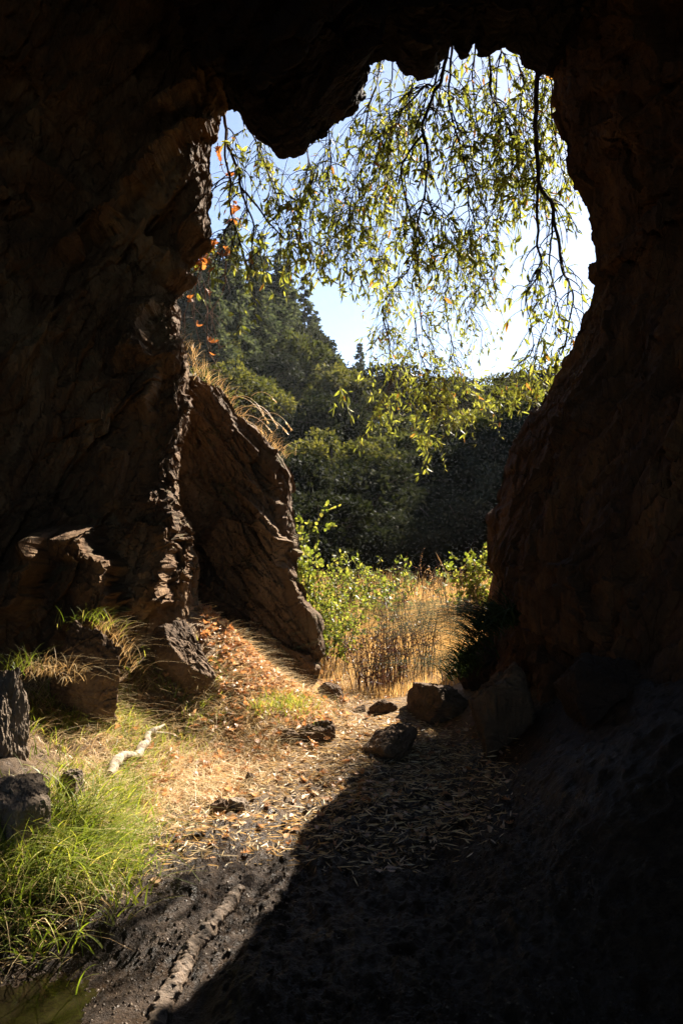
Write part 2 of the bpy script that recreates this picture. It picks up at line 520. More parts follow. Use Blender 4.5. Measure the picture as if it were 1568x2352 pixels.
Tl = tilted(V, 0.6, (1.5, 1.2, 0.55))
Tl = Tl + 0.07 * np.stack([fbm(Tl * 1.7, 3, 200 + k) for k in range(3)], -1)
bed = V[..., 0] * 0.80 - V[..., 2] * 0.50 + 0.55 * V[..., 1] + 0.05 * fbm(V * 2.0, 3, 66)     # bedding dips to the left


def ledge(t):
    f = t - np.floor(t)
    return f * sstep(1.0, 0.86, f)


bm_ = sstep(-0.25, 0.35, fbm(V * 1.3, 3, 68))
D = 0.19 * facets(Tl * 1.25, 3, 0.6, 0.36) + 0.10 * facets(Tl * 2.9, 40, 0.6, 0.36) + 0.05 * facets(Tl * 6.5, 60, 0.6, 0.4) + 0.022 * facets(Tl * 15, 64, 0.6, 0.4)
D = D + 0.05 * fbm(Tl * 0.9, 3, 70) + 0.006 * fbm(V * 30, 3, 80, 0.6)
D = D + bm_ * (0.055 * ledge(bed * 3.1) + 0.028 * ledge(bed * 8.3 + 0.3))
D = D * np.clip(amp, 0, 1.6)
D = D + (1 - np.clip(amp, 0, 1)) * (0.035 * facets(V * 5, 90, 0.5, 0.4) + 0.014 * facets(V * 14, 92, 0.7, 0.5) + 0.02 * fbm(V * 7, 4, 95, 0.6))
V2 = V + N * D[..., None]
# hand-placed steps on the left wall: blocks that stand proud, broken off on their right-hand side
px, py = proj(V2)
STEPS = [([(222, 1225), (234, 1265), (262, 1285), (284, 1290), (287, 1310), (276, 1340), (270, 1400), (258, 1450)], 0.42, 26, 190),
         ([(136, 1235), (128, 1300), (95, 1365), (55, 1410)], 0.36, 16, 130),
         ([(402, 1140), (414, 1200), (410, 1260), (398, 1295), (384, 1345), (366, 1400)], 0.24, 18, 100),
         ([(425, 800), (432, 870), (436, 960), (412, 1050), (395, 1105), (392, 1130)], 0.10, 16, 60),
         ([(412, 690), (418, 740), (424, 800), (380, 850)], 0.12, 26, 90),
         ([(430, 1180), (436, 1215), (450, 1290), (440, 1340)], 0.10, 12, 40),
         ([(352, 870), (363, 900), (352, 945)], 0.16, 14, 80),
         ([(350, 700), (340, 760), (330, 830)], 0.22, 30, 120),
         ([(520, 110), (470, 190), (440, 240), (372, 285)], 0.26, 30, 120),
         ([(480, 290), (400, 340), (350, 400), (300, 470)], 0.22, 26, 100),
         ([(300, 480), (240, 540), (172, 600)], 0.24, 24, 120)]
on_left = (wl[None] > 0.5) & (S[:, None] > 0.15) & (S[:, None] < 3.3)
# broken-rock detail, worked out only where the left wall is
rows_ = np.where(on_left.any(1))[0]
cols_ = np.where(wl > 0.5)[0]
broken = np.zeros(px.shape)
sub_ = np.ix_(rows_, cols_)
broken[sub_] = 0.055 * facets(V[sub_] * 8, 140, 0.7, 0.5) + 0.028 * facets(V[sub_] * 19, 150, 0.7, 0.5)
wob1 = 9 * fbm(np.stack([py / 28, px * 0, px * 0], -1), 3, 120)
wob2 = fbm(np.stack([py / 16, px / 40, px * 0], -1), 3, 130)
for poly, dep, fall, back in STEPS:
    pl = np.array(poly, float)
    o = np.argsort(pl[:, 1])
    xl = np.interp(py, pl[o, 1], pl[o, 0]) + wob1
    dx = px - xl
    fr = np.clip(np.minimum((py - pl[o[0], 1] + 20) / 40, (pl[o[-1], 1] + 20 - py) / 40), 0, 1)
    k = np.where(dx < 0, sstep(-back, -2, dx), 1 - sstep(0, 1, dx / (fall * 0.8 * (1 + 0.5 * wob2)))) * fr * on_left
    zone = np.exp(-((dx - fall * 0.3) / (fall * 1.4)) ** 2) * fr * on_left
    V2 = V2 + (zone * broken)[..., None] * N
    V2 = V2 + (k * dep)[..., None] * np.array([0.0, -1.0, 0.08])
Q = grid_quads(len(S), NC, wrap=True)


def shell_part(name, sel, mat, label, cat):
    """cut the shell along its length into the walls and the roof of the cave"""
    cols = np.where(sel)[0]
    # rotate so the run is contiguous
    brk = np.where(np.diff(cols) > 1)[0]
    if len(brk):
        cols = np.concatenate([cols[brk[0] + 1:], cols[:brk[0] + 1]])
    cols = np.concatenate([cols, [(cols[-1] + 1) % NC]])
    gg = Geo()
    gg.add(V2[:, cols].reshape(-1, 3), Q=grid_quads(len(S), len(cols)))
    return tag(gg.build(name, mat, smooth=False), label, cat, kind="structure")


ang = np.arange(NC) / NC
i_brow = int(np.argmin(np.linalg.norm(mouth - W(531, 246, 5.9), axis=1)))
i_tr = int(np.argmin(np.linalg.norm(mouth - W(1272, 168, 6), axis=1)))
i_bot = int(np.argmin(np.linalg.norm(mouth - W(900, 2050, 6), axis=1)))
idx = np.arange(NC)
sel_top = (idx >= i_brow) & (idx < i_tr)
sel_right = (idx >= i_tr) & (idx < i_bot)
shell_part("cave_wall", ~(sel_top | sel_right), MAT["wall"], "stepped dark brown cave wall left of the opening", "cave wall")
shell_part("cave_ceiling", sel_top, MAT["roof"], "cave roof coloured dark for shade, with a hanging brow over the opening", "cave roof")
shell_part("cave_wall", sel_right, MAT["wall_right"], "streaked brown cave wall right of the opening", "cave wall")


# ------------------------------------------------------------------ rocks
def ico(sub):
    bm = bmesh.new()
    bmesh.ops.create_icosphere(bm, subdivisions=sub, radius=1.0)
    bm.verts.ensure_lookup_table()
    V = np.array([v.co[:] for v in bm.verts])
    T = np.array([[v.index for v in f.verts] for f in bm.faces])
    bm.free()
    return V, T


ICO = {k: ico(k) for k in (4, 5, 6)}


def rock_shape(seed, sub=5, planes=13, rough=0.05, sharp=42.0, block=False):
    V, T = ICO[sub]
    r = rs(seed)
    n = r.normal(size=(planes, 3))
    n /= np.linalg.norm(n, axis=1)[:, None]
    h = r.uniform(0.62, 1.0, planes)
    if block:
        six = np.array([[1, 0, 0], [-1, 0, 0], [0, 1, 0], [0, -1, 0], [0, 0, 1], [0, 0, -1]], float) + r.normal(0, 0.40, (6, 3))
        six /= np.linalg.norm(six, axis=1)[:, None]
        n = np.vstack([six, n[:6]])
        h = np.concatenate([r.uniform(0.62, 0.85, 6), r.uniform(0.74, 0.95, 6)])
    c = np.maximum(V @ n.T, 0.02) / h[None]
    rad = 1.0 / (np.power((c ** sharp).sum(1), 1.0 / sharp))
    rad = np.clip(rad, 0.3, 1.25)
    rad = rad + 0.08 * facets(V * 2.6 + seed, seed + 11, 0.6, 0.4) + 0.035 * facets(V * 7 + seed, seed + 23, 0.6, 0.4)
    P = V * rad[:, None]
    P = P * (1 + rough * fbm(P * 2.2 + seed, 5, seed, 0.58)[:, None] + 0.5 * rough * ridged(P * 5 + seed, 4, seed + 3)[:, None])
    P /= np.abs(P).max(0)[None]
    return P, T


def rock(name, box, Y, seed, mat, label, cat="rock", depth=1.0, rot=0.0, sub=5, rough=0.045, planes=13, group=None, sink=0.45, ground=True, flat=0.0, block=False):
    """box: where the rock shows (x0, y0, x1, y1) at distance Y; its foot is sunk into the ground"""
    x0, y0, x1, y1 = box
    if ground:
        Y = float(ray_ground(np.array([(x0 + x1) / 2.0]), np.array([y1 - 4.0]))[0, 1]) + 0.06
    w = (x1 - x0) / F_PX * Y
    hgt = (y1 - y0) / F_PX * Y
    c = W((x0 + x1) / 2, (y0 + y1) / 2, Y)
    P, T = rock_shape(seed, sub, planes, rough, block=block)
    if flat:
        P[:, 2] = np.minimum(P[:, 2], flat + 0.06 * P[:, 0] - 0.10 * P[:, 1] + 0.05 * fbm(P * 3, 4, seed)) * (1.0 / flat) ** 0.5
    P = P * np.array([w / 2, w / 2 * depth, hgt / 2 * (1 + sink)])
    cr, sr = math.cos(rot), math.sin(rot)
    P = np.stack([P[:, 0], P[:, 1] * cr - P[:, 2] * sr * 0, P[:, 2] + sr * P[:, 0]], -1)
    P[:, 2] -= hgt / 2 * sink
    gg = Geo()
    gg.add(P, T=T)
    o = gg.build(name, MAT[mat], smooth=False)
    o.location = c
    return tag(o, label, cat, group)


# big outcrop beyond the left wall: a traced face with its own depth and thickness
def outcrop():
    sil = [(425, 860), (470, 885), (515, 905), (545, 960), (600, 1010), (640, 1050), (668, 1095), (668, 1160), (678, 1210), (668, 1270), (672, 1330),
           (690, 1385), (725, 1420), (742, 1480), (728, 1530), (700, 1590), (680, 1640)]
    sil = np.array(sil, float)
    n, mm = 260, 240
    yy = np.linspace(860, 1640, n)
    edge = np.interp(yy, sil[:, 1], sil[:, 0])
    # each row of the mesh runs: back (outside) -> right-hand edge -> face -> left, into the wall
    s = np.linspace(0, 1, mm)
    Pts = np.zeros((n, mm, 3))
    for i in range(n):
        e = W(edge[i], yy[i], 6.85)
        z = e[2]
        back = np.array([e[0] - 0.9, e[1] + 1.3, z - 0.25])
        face = np.array([e[0] - 0.55, e[1] - 0.34, z])
        left = np.array([-2.1, 6.05, z - 0.02])
        k = np.array([back, back * 0.45 + e * 0.55 + np.array([0.08, 0.12, 0]), e, e + np.array([-0.004, -0.12, 0]), e + np.array([-0.02, -0.20, 0]), e + np.array([-0.10, -0.28, 0]), face + np.array([0, 0.04, 0]), left])
        Pts[i] = np.stack([np.interp(s, [0, 0.16, 0.30, 0.36, 0.42, 0.49, 0.68, 1.0], k[:, q]) for q in range(3)], -1)
    Nn = np.cross(np.gradient(Pts, axis=0), np.gradient(Pts, axis=1))
    Nn /= np.linalg.norm(Nn, axis=-1)[..., None] + 1e-9
    Nn *= np.sign(-(Nn[..., 1:2]) + 1e-6) * 1.0
    T1 = tilted(Pts, -0.62, (1.8, 1.4, 0.7))
    T1 = T1 + 0.06 * np.stack([fbm(T1 * 1.7, 3, 300 + k) for k in range(3)], -1)
    Dd = 0.19 * facets(T1 * 1.4, 7, 0.7, 0.34) + 0.11 * facets(T1 * 2.9, 17, 0.7, 0.4) + 0.04 * facets(T1 * 7, 27, 0.6, 0.4) + 0.02 * facets(T1 * 16, 29, 0.6, 0.4) + 0.006 * fbm(Pts * 28, 3, 37)
    b1 = Pts[..., 0] * 0.75 + Pts[..., 2] * 0.62 + 0.05 * fbm(Pts * 2, 3, 39)
    Dd = Dd + 0.05 * ledge(b1 * 3.4) + 0.025 * ledge(b1 * 9)
    damp = 0.22 + 0.78 * np.clip(np.abs(s - 0.32) / 0.2, 0, 1)
    Pts = Pts + Nn * (Dd * damp[None])[..., None]
    # close the top so the crest is a real shelf
    top = Pts[0] + np.array([-0.35, 0.6, 0.03])
    top2 = Pts[0] + np.array([-1.2, 1.8, -0.2])
    Pts = np.concatenate([top2[None], top[None], Pts])
    gg = Geo()
    gg.add(Pts.reshape(-1, 3), Q=grid_quads(n + 2, mm))
    return tag(gg.build("rock_outcrop", MAT["outcrop"], smooth=False), "large brown slate outcrop with a sunlit crest of dry grass, left edge of the opening", "rock")


outcrop()

rock("boulder", (-60, 1755, 128, 1930), 3.3, 5, "grey_rock", "dark boulder with a sunlit flat top at the left edge of the grass", depth=1.2, rot=-0.10, sub=6, flat=0.5)
rock("boulder", (128, 1770, 200, 1850), 3.55, 8, "grey_rock", "small grey rock half buried in grass beside the dark flat-topped boulder", depth=0.9)
rock("boulder", (-60, 1515, 66, 1740), 4.15, 21, "grey_rock", "upright grey rock at the left edge under hanging straw", depth=0.8, sub=6, rough=0.08)
rock("boulder", (-40, 1395, 36, 1530), 4.7, 22, "brown_rock", "narrow sunlit-edged rock against the left frame under the cave wall", depth=0.8)
rock("boulder", (95, 1420, 290, 1650), 4.75, 33, "brown_rock", "dark block topped with a tuft of green grass, left of the leaf slope", depth=0.8, block=True, sub=6, rough=0.08)
rock("boulder", (328, 1425, 500, 1560), 5.2, 41, "brown_rock", "dark angular boulder at the foot of the orange leaf slope", depth=0.8, block=True, sub=6)
rock("stone", (552, 1770, 592, 1812), 4.05, 52, "brown_rock", "small pointed dark stone standing on the sunlit path", "stone", depth=0.9, rot=0.3)
rock("stone", (520, 1822, 582, 1875), 3.75, 55, "grey_rock", "angular stone with a pale lit top on the sunlit path", "stone", depth=0.9, block=True)
rock("stone", (478, 1832, 530, 1880), 3.72, 57, "brown_rock", "low black stone touching the angular pale-topped stone", "stone", depth=0.9)
rock("rock", (625, 1672, 694, 1714), 4.95, 61, "brown_rock", "low flat rock on the left of the pair beside the path", depth=0.7)
rock("rock", (682, 1652, 788, 1708), 5.0, 62, "brown_rock", "larger angular rock on the right of the pair beside the path", depth=0.7, block=True, rot=-0.1)
rock("rock", (838, 1604, 914, 1642), 5.75, 64, "brown_rock", "flat-topped rock with a bright top on the threshold of the cave", depth=0.7, rot=-0.06)
rock("rock", (806, 1618, 846, 1642), 5.75, 66, "brown_rock", "small rock tucked left of the bright-topped threshold rock", depth=0.8)
rock("rock", (728, 1568, 800, 1620), 6.1, 67, "brown_rock", "low dark rock at the end of the slate outcrop, beside the golden grass", depth=0.8, rot=-0.35)
rock("rock", (815, 1672, 968, 1738), 4.75, 71, "brown_rock", "tilted slab in half shade beside the path", depth=1.3, rot=0.22, sink=0.6)
rock("boulder", (912, 1552, 1080, 1650), 5.8, 73, "brown_rock", "shaded brown boulder below the drooping sedge", depth=0.8, block=True, rot=0.2, sub=6)
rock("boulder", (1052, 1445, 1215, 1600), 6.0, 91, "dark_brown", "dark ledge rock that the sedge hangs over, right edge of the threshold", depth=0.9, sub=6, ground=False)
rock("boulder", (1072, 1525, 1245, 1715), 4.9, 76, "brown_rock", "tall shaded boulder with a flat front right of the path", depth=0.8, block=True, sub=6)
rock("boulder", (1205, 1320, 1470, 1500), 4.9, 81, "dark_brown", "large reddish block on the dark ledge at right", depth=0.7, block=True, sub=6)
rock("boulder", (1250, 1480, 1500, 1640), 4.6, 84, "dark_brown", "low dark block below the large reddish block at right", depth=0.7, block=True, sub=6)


# unseen rock added outside the right wall to shade the threshold
P, T = rock_shape(97, 5, 13, 0.06, block=True)
gg = Geo()
P = P * np.array([0.95, 0.65, 1.75])
P[:, 0] += 0.16 * P[:, 2]
gg.add(P + np.array([2.35, 7.45, 0.75]), T=T)
tag(gg.build("shade_rock", MAT["wall_right"], smooth=False), "unseen rock added outside the right cave wall to shade the threshold", "shade_rock", kind="structure")


# ------------------------------------------------------------------ leaves, blades
def leaves(geo, P, D, L, Wd, rng, rnd, fold=0.25, sag=0.15):
    """pointed leaves: base P, direction D, length L, half-width Wd"""
    n = len(P)
    D = D / (np.linalg.norm(D, axis=1)[:, None] + 1e-9)
    r = rng.normal(size=(n, 3))
    s = np.cross(D, r)
    s /= np.linalg.norm(s, axis=1)[:, None] + 1e-9
    nn = np.cross(s, D)
    L = np.broadcast_to(L, (n,))[:, None]
    Wd = np.broadcast_to(Wd, (n,))[:, None]
    mid1 = P + D * L * 0.35 - nn * Wd * fold
    mid2 = P + D * L * 0.7 - nn * (Wd * fold + L * sag * 0.4)
    tip = P + D * L - nn * L * sag
    V = np.stack([P, mid1, mid1 + s * Wd + nn * Wd * 2 * fold, mid1 - s * Wd + nn * Wd * 2 * fold, mid2, mid2 + s * Wd * 0.75 + nn * Wd * 1.5 * fold, mid2 - s * Wd * 0.75 + nn * Wd * 1.5 * fold, tip], 1)
    T = np.array([[0, 2, 1], [0, 1, 3], [5, 7, 4], [4, 7, 6]])
    Qd = np.array([[1, 2, 5, 4], [3, 1, 4, 6]])
    base = (np.arange(n) * 8)[:, None, None]
    geo.add(V.reshape(-1, 3), Q=(Qd[None] + base).reshape(-1, 4), T=(T[None] + base).reshape(-1, 3), rnd=np.repeat(np.broadcast_to(rnd, (n,)), 8))


def blades(geo, P, H, Wd, lean, rng, rnd, curl=0.5, segs=4):
    """grass blades: root P, height H, half-width Wd, lean = horizontal vector"""
    n = len(P)
    t = np.linspace(0, 1, segs + 1)
    an = rng.uniform(0, 2 * np.pi, n)
    s = np.stack([np.cos(an), np.sin(an), np.zeros(n)], -1)
    H = np.broadcast_to(H, (n,))
    Wd = np.broadcast_to(Wd, (n,))
    V = np.zeros((n, segs + 1, 2, 3))
    for i, ti in enumerate(t):
        c = P + lean * (H * (ti * 0.45 + curl * ti ** 2))[:, None]
        c = c + np.array([0, 0, 1.0]) * (H * (ti - 0.5 * curl * ti ** 3 * np.clip(np.linalg.norm(lean, axis=1), 0, 1.6)))[:, None]
        w = (Wd * (1 - ti ** 1.7 * 0.93))[:, None]
        V[:, i, 0] = c - s * w
        V[:, i, 1] = c + s * w
    q = np.array([[2 * i, 2 * i + 1, 2 * i + 3, 2 * i + 2] for i in range(segs)])
    base = (np.arange(n) * 2 * (segs + 1))[:, None, None]
    geo.add(V.reshape(-1, 3), Q=(q[None] + base).reshape(-1, 4), rnd=np.repeat(np.broadcast_to(rnd, (n,)), 2 * (segs + 1)))


def in_poly(x, y, poly):
    poly = np.asarray(poly, float)
    c = np.zeros(len(x), bool)
    j = len(poly) - 1
    for i in range(len(poly)):
        xi, yi = poly[i]
        xj, yj = poly[j]
        m = ((yi > y) != (yj > y)) & (x < (xj - xi) * (y - yi) / (yj - yi + 1e-9) + xi)
        c ^= m
        j = i
    return c


def sample_ground(poly, n, rng, clump=0.0, soft=26.0):
    """ground positions under a traced patch, spread evenly over the ground's own area"""
    poly = np.asarray(poly, float)
    out = []
    while sum(len(o) for o in out) < n:
        X = rng.uniform(-2.8, 2.4, n * 3)
        Y = rng.uniform(2.0, 7.6, n * 3)
        Z = ground_z(X, Y)
        P = np.stack([X, Y, Z], -1)
        ppx, ppy = proj(P)
        k = in_poly(ppx + rng.normal(0, soft, len(X)), ppy + rng.normal(0, soft, len(X)), poly)
        if clump:
            k &= (fbm(P * 2.6, 3, 500) * 0.5 + 0.5 + rng.uniform(-0.3, 0.3, len(X))) > clump
        out.append(P[k])
        if len(out) > 40:
            break
    return np.concatenate(out)[:n]


# green and straw grass over the left bank
r = rs(1)
gg = Geo()
bank_green = [(-80, 1990), (60, 1940), (110, 1860), (190, 1720), (100, 1650), (80, 1560), (200, 1600), (300, 1545), (420, 1535), (520, 1600), (420, 1680), (350, 1760), (330, 1850), (290, 1930), (250, 2020), (190, 2110), (120, 2190), (40, 2230), (-80, 2240)]
P = sample_ground(bank_green, 5600, r, 0.58, 40)
H = r.uniform(0.05, 0.13, len(P)) * (1 + 0.5 * (P[:, 1] < 3.3))
an = r.uniform(0, 2 * np.pi, len(P))
blades(gg, P, H, r.uniform(0.0014, 0.0036, len(P)), np.stack([np.cos(an), np.sin(an), 0 * an], -1) * r.uniform(0.2, 1.6, len(P))[:, None], r, np.clip(r.beta(2.2, 2.4, len(P)), 0, 1), 0.8, 5)
near_green = [(-120, 1990), (130, 1880), (300, 1880), (270, 1990), (200, 2100), (130, 2170), (40, 2215), (-120, 2230)]
P = sample_ground(near_green, 2500, r, 0.62, 48)
H = r.uniform(0.08, 0.24, len(P))
an = r.uniform(0, 2 * np.pi, len(P))
blades(gg, P, H, r.uniform(0.002, 0.0052, len(P)), np.stack([np.cos(an), np.sin(an), 0 * an], -1) * r.uniform(0.2, 1.5, len(P))[:, None], r, np.clip(r.beta(2, 2.4, len(P)), 0, 1), 0.9, 6)
tag(gg.build("green_grass", MAT["green_blade"]), "fresh green grass on the bank by the dark boulder", "grass", kind="stuff")

gg = Geo()
bank_straw = [(60, 1560), (200, 1600), (300, 1550), (480, 1545), (560, 1400), (640, 1420), (740, 1560), (800, 1600), (770, 1660), (640, 1690), (600, 1760), (560, 1800), (430, 1860), (330, 1900), (240, 1960), (130, 1900), (190, 1760), (100, 1700)]
P = sample_ground(bank_straw, 22000, r)
H = r.uniform(0.04, 0.12, len(P))
an = r.uniform(0, 2 * np.pi, len(P))
blades(gg, P, H, r.uniform(0.0009, 0.0022, len(P)), np.stack([np.cos(an), np.sin(an), 0 * an], -1) * r.uniform(0.8, 2.2, len(P))[:, None], r, r.beta(2, 1.8, len(P)), 0.9, 4)
P = sample_ground(near_green, 1700, r, 0.4, 48)
an = r.uniform(0, 2 * np.pi, len(P))
blades(gg, P, r.uniform(0.05, 0.13, len(P)), r.uniform(0.0009, 0.0022, len(P)), np.stack([np.cos(an), np.sin(an), 0 * an], -1) * r.uniform(0.8, 2.2, len(P))[:, None], r, r.beta(2, 2.2, len(P)), 0.9, 4)
tag(gg.build("dry_grass", MAT["straw"]), "matted dry straw grass over the sunlit bank", "grass", kind="stuff")

# straw and chips lying on the path
gg = Geo()
path = [(330, 1900), (460, 1800), (600, 1700), (700, 1640), (800, 1640), (960, 1650), (1180, 1720), (1150, 1900), (900, 2000), (640, 1960), (480, 1960), (360, 1990)]
P = sample_ground(path, 9000, r)
n = len(P)
an = r.uniform(0, 2 * np.pi, n)
Dr = np.stack([np.cos(an), np.sin(an), r.uniform(-0.12, 0.22, n)], -1)
P = P + np.array([0, 0, 0.004])
leaves(gg, P, Dr, r.uniform(0.02, 0.09, n), r.uniform(0.001, 0.004, n), r, r.beta(2, 2, n), 0.1, 0.03)
fan0 = [(455, 1390), (540, 1395), (600, 1420), (660, 1470), (740, 1570), (790, 1610), (700, 1660), (600, 1640), (520, 1580), (490, 1500)]
P = sample_ground(fan0, 5200, r)
n = len(P)
an = r.uniform(0, 2 * np.pi, n)
P[:, 2] += r.uniform(0.01, 0.05, n)
leaves(gg, P, np.stack([np.cos(an), np.sin(an), r.uniform(-0.3, 0.3, n)], -1), r.uniform(0.04, 0.14, n), r.uniform(0.0008, 0.0024, n), r, r.beta(2, 1.6, n), 0.1, 0.05)
tag(gg.build("straw_litter", MAT["straw"]), "scattered straw and bark chips on the path", "litter", kind="stuff")


# fallen oak leaves: lobed outline, curled
def oak_leaves(geo, P, size, rng, rnd, lift=0.6):
    n = len(P)
    prof_x = np.array([0, 0.16, 0.26, 0.38, 0.5, 0.62, 0.74, 0.88, 1.0])
    prof_w = np.array([0.02, 0.20, 0.12, 0.30, 0.18, 0.34, 0.20, 0.22, 0.0])
    k = len(prof_x)
    an = rng.uniform(0, 2 * np.pi, n)
    el = rng.normal(0, 0.45, n) * lift
    d = np.stack([np.cos(an) * np.cos(el), np.sin(an) * np.cos(el), np.sin(el)], -1)
    s = np.cross(d, np.array([0, 0, 1.0]))
    s /= np.linalg.norm(s, axis=1)[:, None]
    ro = rng.normal(0, 0.6, n) * lift
    up = np.cross(s, d)
    s2 = s * np.cos(ro)[:, None] + up * np.sin(ro)[:, None]
    up2 = np.cross(s2, d)
    size = np.broadcast_to(size, (n,))[:, None]
    cx = rng.normal(0, 1.1, n)[:, None]
    cy = rng.uniform(-0.2, 1.3, n)[:, None]
    V = np.zeros((n, k, 3, 3))
    for i in range(k):
        x, w = prof_x[i] - 0.5, prof_w[i]
        c = P + d * size * x + up2 * size * (cx * x * x)
        V[:, i, 0] = c
        V[:, i, 1] = c + s2 * size * w + up2 * size * cy * w * w * 3
        V[:, i, 2] = c - s2 * size * w + up2 * size * cy * w * w * 3
    q = []
    for i in range(k - 1):
        q += [[3 * i, 3 * i + 1, 3 * i + 4, 3 * i + 3], [3 * i + 2, 3 * i, 3 * i + 3, 3 * i + 5]]
    base = (np.arange(n) * k * 3)[:, None, None]
    geo.add(V.reshape(-1, 3), Q=(np.array(q)[None] + base).reshape(-1, 4), rnd=np.repeat(np.broadcast_to(rnd, (n,)), k * 3))


gg = Geo()
fan = [(455, 1390), (540, 1395), (600, 1420), (660, 1470), (740, 1570), (790, 1610), (700, 1660), (600, 1640), (520, 1580), (490, 1500)]
P = sample_ground(fan, 4200, r)
P[:, 2] += r.uniform(0.005, 0.05, len(P))
oak_leaves(gg, P, r.uniform(0.025, 0.065, len(P)), r, np.clip(r.beta(2, 1.6, len(P)), 0, 1), 0.9)
wide = [(280, 1600), (480, 1540), (700, 1640), (790, 1660), (600, 1720), (560, 1800), (400, 1860), (300, 1880), (260, 1700)]
P = sample_ground(wide, 520, r)
P[:, 2] += r.uniform(0.005, 0.04, len(P))
oak_leaves(gg, P, r.uniform(0.035, 0.075, len(P)), r, r.beta(2, 2, len(P)))
P = sample_ground(path, 420, r)
P[:, 2] += 0.008
oak_leaves(gg, P, r.uniform(0.025, 0.06, len(P)), r, r.beta(2, 1.4, len(P)), 0.25)
dark_floor = [(850, 1750), (1200, 1720), (1500, 1500), (1560, 1700), (1500, 2000), (900, 2000)]
tag(gg.build("fallen_leaves", MAT["oak_leaf"]), "drift of fallen orange oak leaves on the slope under the outcrop", "leaves", kind="stuff")


# ------------------------------------------------------------------ tufts on the rocks
def tuft(name, spots, Y, n, h, mat, label, seed, lean=(0, 0, 0), spread=0.04, wd=0.0016, cat="grass", group=None, curl=0.8):
    rr = rs(seed)
    gt = Geo()
    pts = smooth_poly([W(x, y, Y) if np.isscalar(Y) else W(x, y, yy) for (x, y), yy in zip(spots, [Y] * len(spots) if np.isscalar(Y) else Y)], 60)
    base = pts[rr.randint(0, 60, n)] + rr.normal(0, spread, (n, 3)) * np.array([1, 1, 0.35])
    an = rr.uniform(0, 2 * np.pi, n)
    ln = np.stack([np.cos(an), np.sin(an), 0 * an], -1) * rr.uniform(0.2, 1.5, n)[:, None] + np.array(lean)
    blades(gt, base, rr.uniform(0.5, 1.0, n) * h, rr.uniform(0.6, 1.2, n) * wd, ln, rr, rr.beta(2, 2, n), curl, 6)
    return tag(gt.build(name, MAT[mat]), label, cat, group)


tuft("grass_tuft", [(140, 1440), (200, 1425), (250, 1450)], 4.7, 100, 0.14, "green_blade", "green grass tuft on top of the dark block at left", 3, (0.5, -0.3, 0))
tuft("grass_tuft", [(30, 1545), (60, 1530)], 4.1, 60, 0.15, "green_blade", "bright green tuft on the upright grey rock", 4, (0.1, -0.2, 0))
tuft("straw_tuft", [(70, 1560), (120, 1540), (180, 1570)], 4.3, 190, 0.17, "straw", "bleached straw hanging beside the upright grey rock", 5, (0.4, -0.7, 0), 0.05)
tuft("straw_tuft", [(230, 1440), (270, 1480), (300, 1540)], 4.7, 150, 0.14, "straw", "straw spilling over the right edge of the dark block", 6, (0.8, -0.4, 0))
tuft("straw_tuft", [(420, 790), (450, 850), (505, 900), (550, 970), (600, 1010), (645, 1050)], [6.2, 6.4, 6.8, 6.85, 6.85, 6.85], 480, 0.12, "straw", "fringe of bleached dry grass along the crest of the slate outcrop", 7, (0.5, -0.5, 0), 0.05, 0.0018)
tuft("grass_tuft", [(610, 1640), (660, 1615), (720, 1640)], 5.2, 420, 0.13, "green_blade", "green tuft on the leaf slope above the paired rocks", 8, (0, -0.2, 0), 0.08)
tuft("sedge_tuft", [(1095, 1490), (1120, 1450), (1155, 1430), (1190, 1430)], [5.7, 5.6, 5.5, 5.3], 620, 0.38, "sedge", "dark sedge clump drooping over the right edge of the threshold", 9, (-1.3, -0.3, 0), 0.05, 0.0048, curl=1.2)
tuft("sedge_tuft", [(1040, 1560), (1070, 1530), (1095, 1500)], [5.8, 5.7, 5.6], 380, 0.28, "sedge", "lower sedge clump hanging beside the golden grass", 10, (-1.0, -0.3, 0), 0.05, 0.0042, curl=1.2)

gt = Geo()
rr = rs(77)
for k in range(9):
    p0 = W(rr.uniform(520, 600), rr.uniform(900, 1000), 6.8)
    L = rr.uniform(0.2, 0.42)
    d = np.array([rr.uniform(0.5, 1.0), rr.uniform(-0.3, 0.1), rr.uniform(0.1, 0.7)])
    pts = []
    p = p0.copy()
    for q in range(12):
        pts.append(p.copy())
        p = p + d / np.linalg.norm(d) * L / 11
        d = d + np.array([0.02, 0, -0.17])
    gt.tube(pts, np.linspace(0.0022, 0.001, 12), 4, 0.7)
    leaves(gt, np.repeat(np.array(pts[-3:]), 3, 0), np.tile(d, (9, 1)) + rr.normal(0, 0.3, (9, 3)), 0.035, 0.004, rr, 0.8)
tag(gt.build("grass_stalk", MAT["straw"]), "thin arching seed stalks leaning out from the outcrop crest", "grass")

# bleached branch and the mud-covered root
gt = Geo()
bp = [ray_ground(np.array([x]), np.array([y]))[0] + np.array([0, 0, 0.06]) for x, y in ((248, 1806), (280, 1775), (325, 1752), (338, 1722), (352, 1708), (376, 1694))]
sp = smooth_poly(bp, 50)
sp = sp + 0.012 * np.stack([fbm(sp * 9, 3, 5), fbm(sp * 9, 3, 6), fbm(sp * 9, 3, 7)], -1)
gt.tube(sp, np.interp(np.arange(50), [0, 8, 25, 38, 49], [0.026, 0.028, 0.022, 0.016, 0.006]) * (1 + 0.15 * fbm(sp * 25, 2, 9)), 10)
br = empty("fallen_branch")
tag(br, "bleached white broken branch lying in the grass", "branch")
gt.build("limb", MAT["bleached"], br)
gt = Geo()
bp2 = [sp[38], ray_ground(np.array([395.]), np.array([1702.]))[0] + [0, 0, 0.04], ray_ground(np.array([420.]), np.array([1712.]))[0] + [0, 0, 0.02]]
gt.tube(smooth_poly(bp2, 16), np.linspace(0.009, 0.003, 16), 6)
gt.build("twig", MAT["bleached"], br)

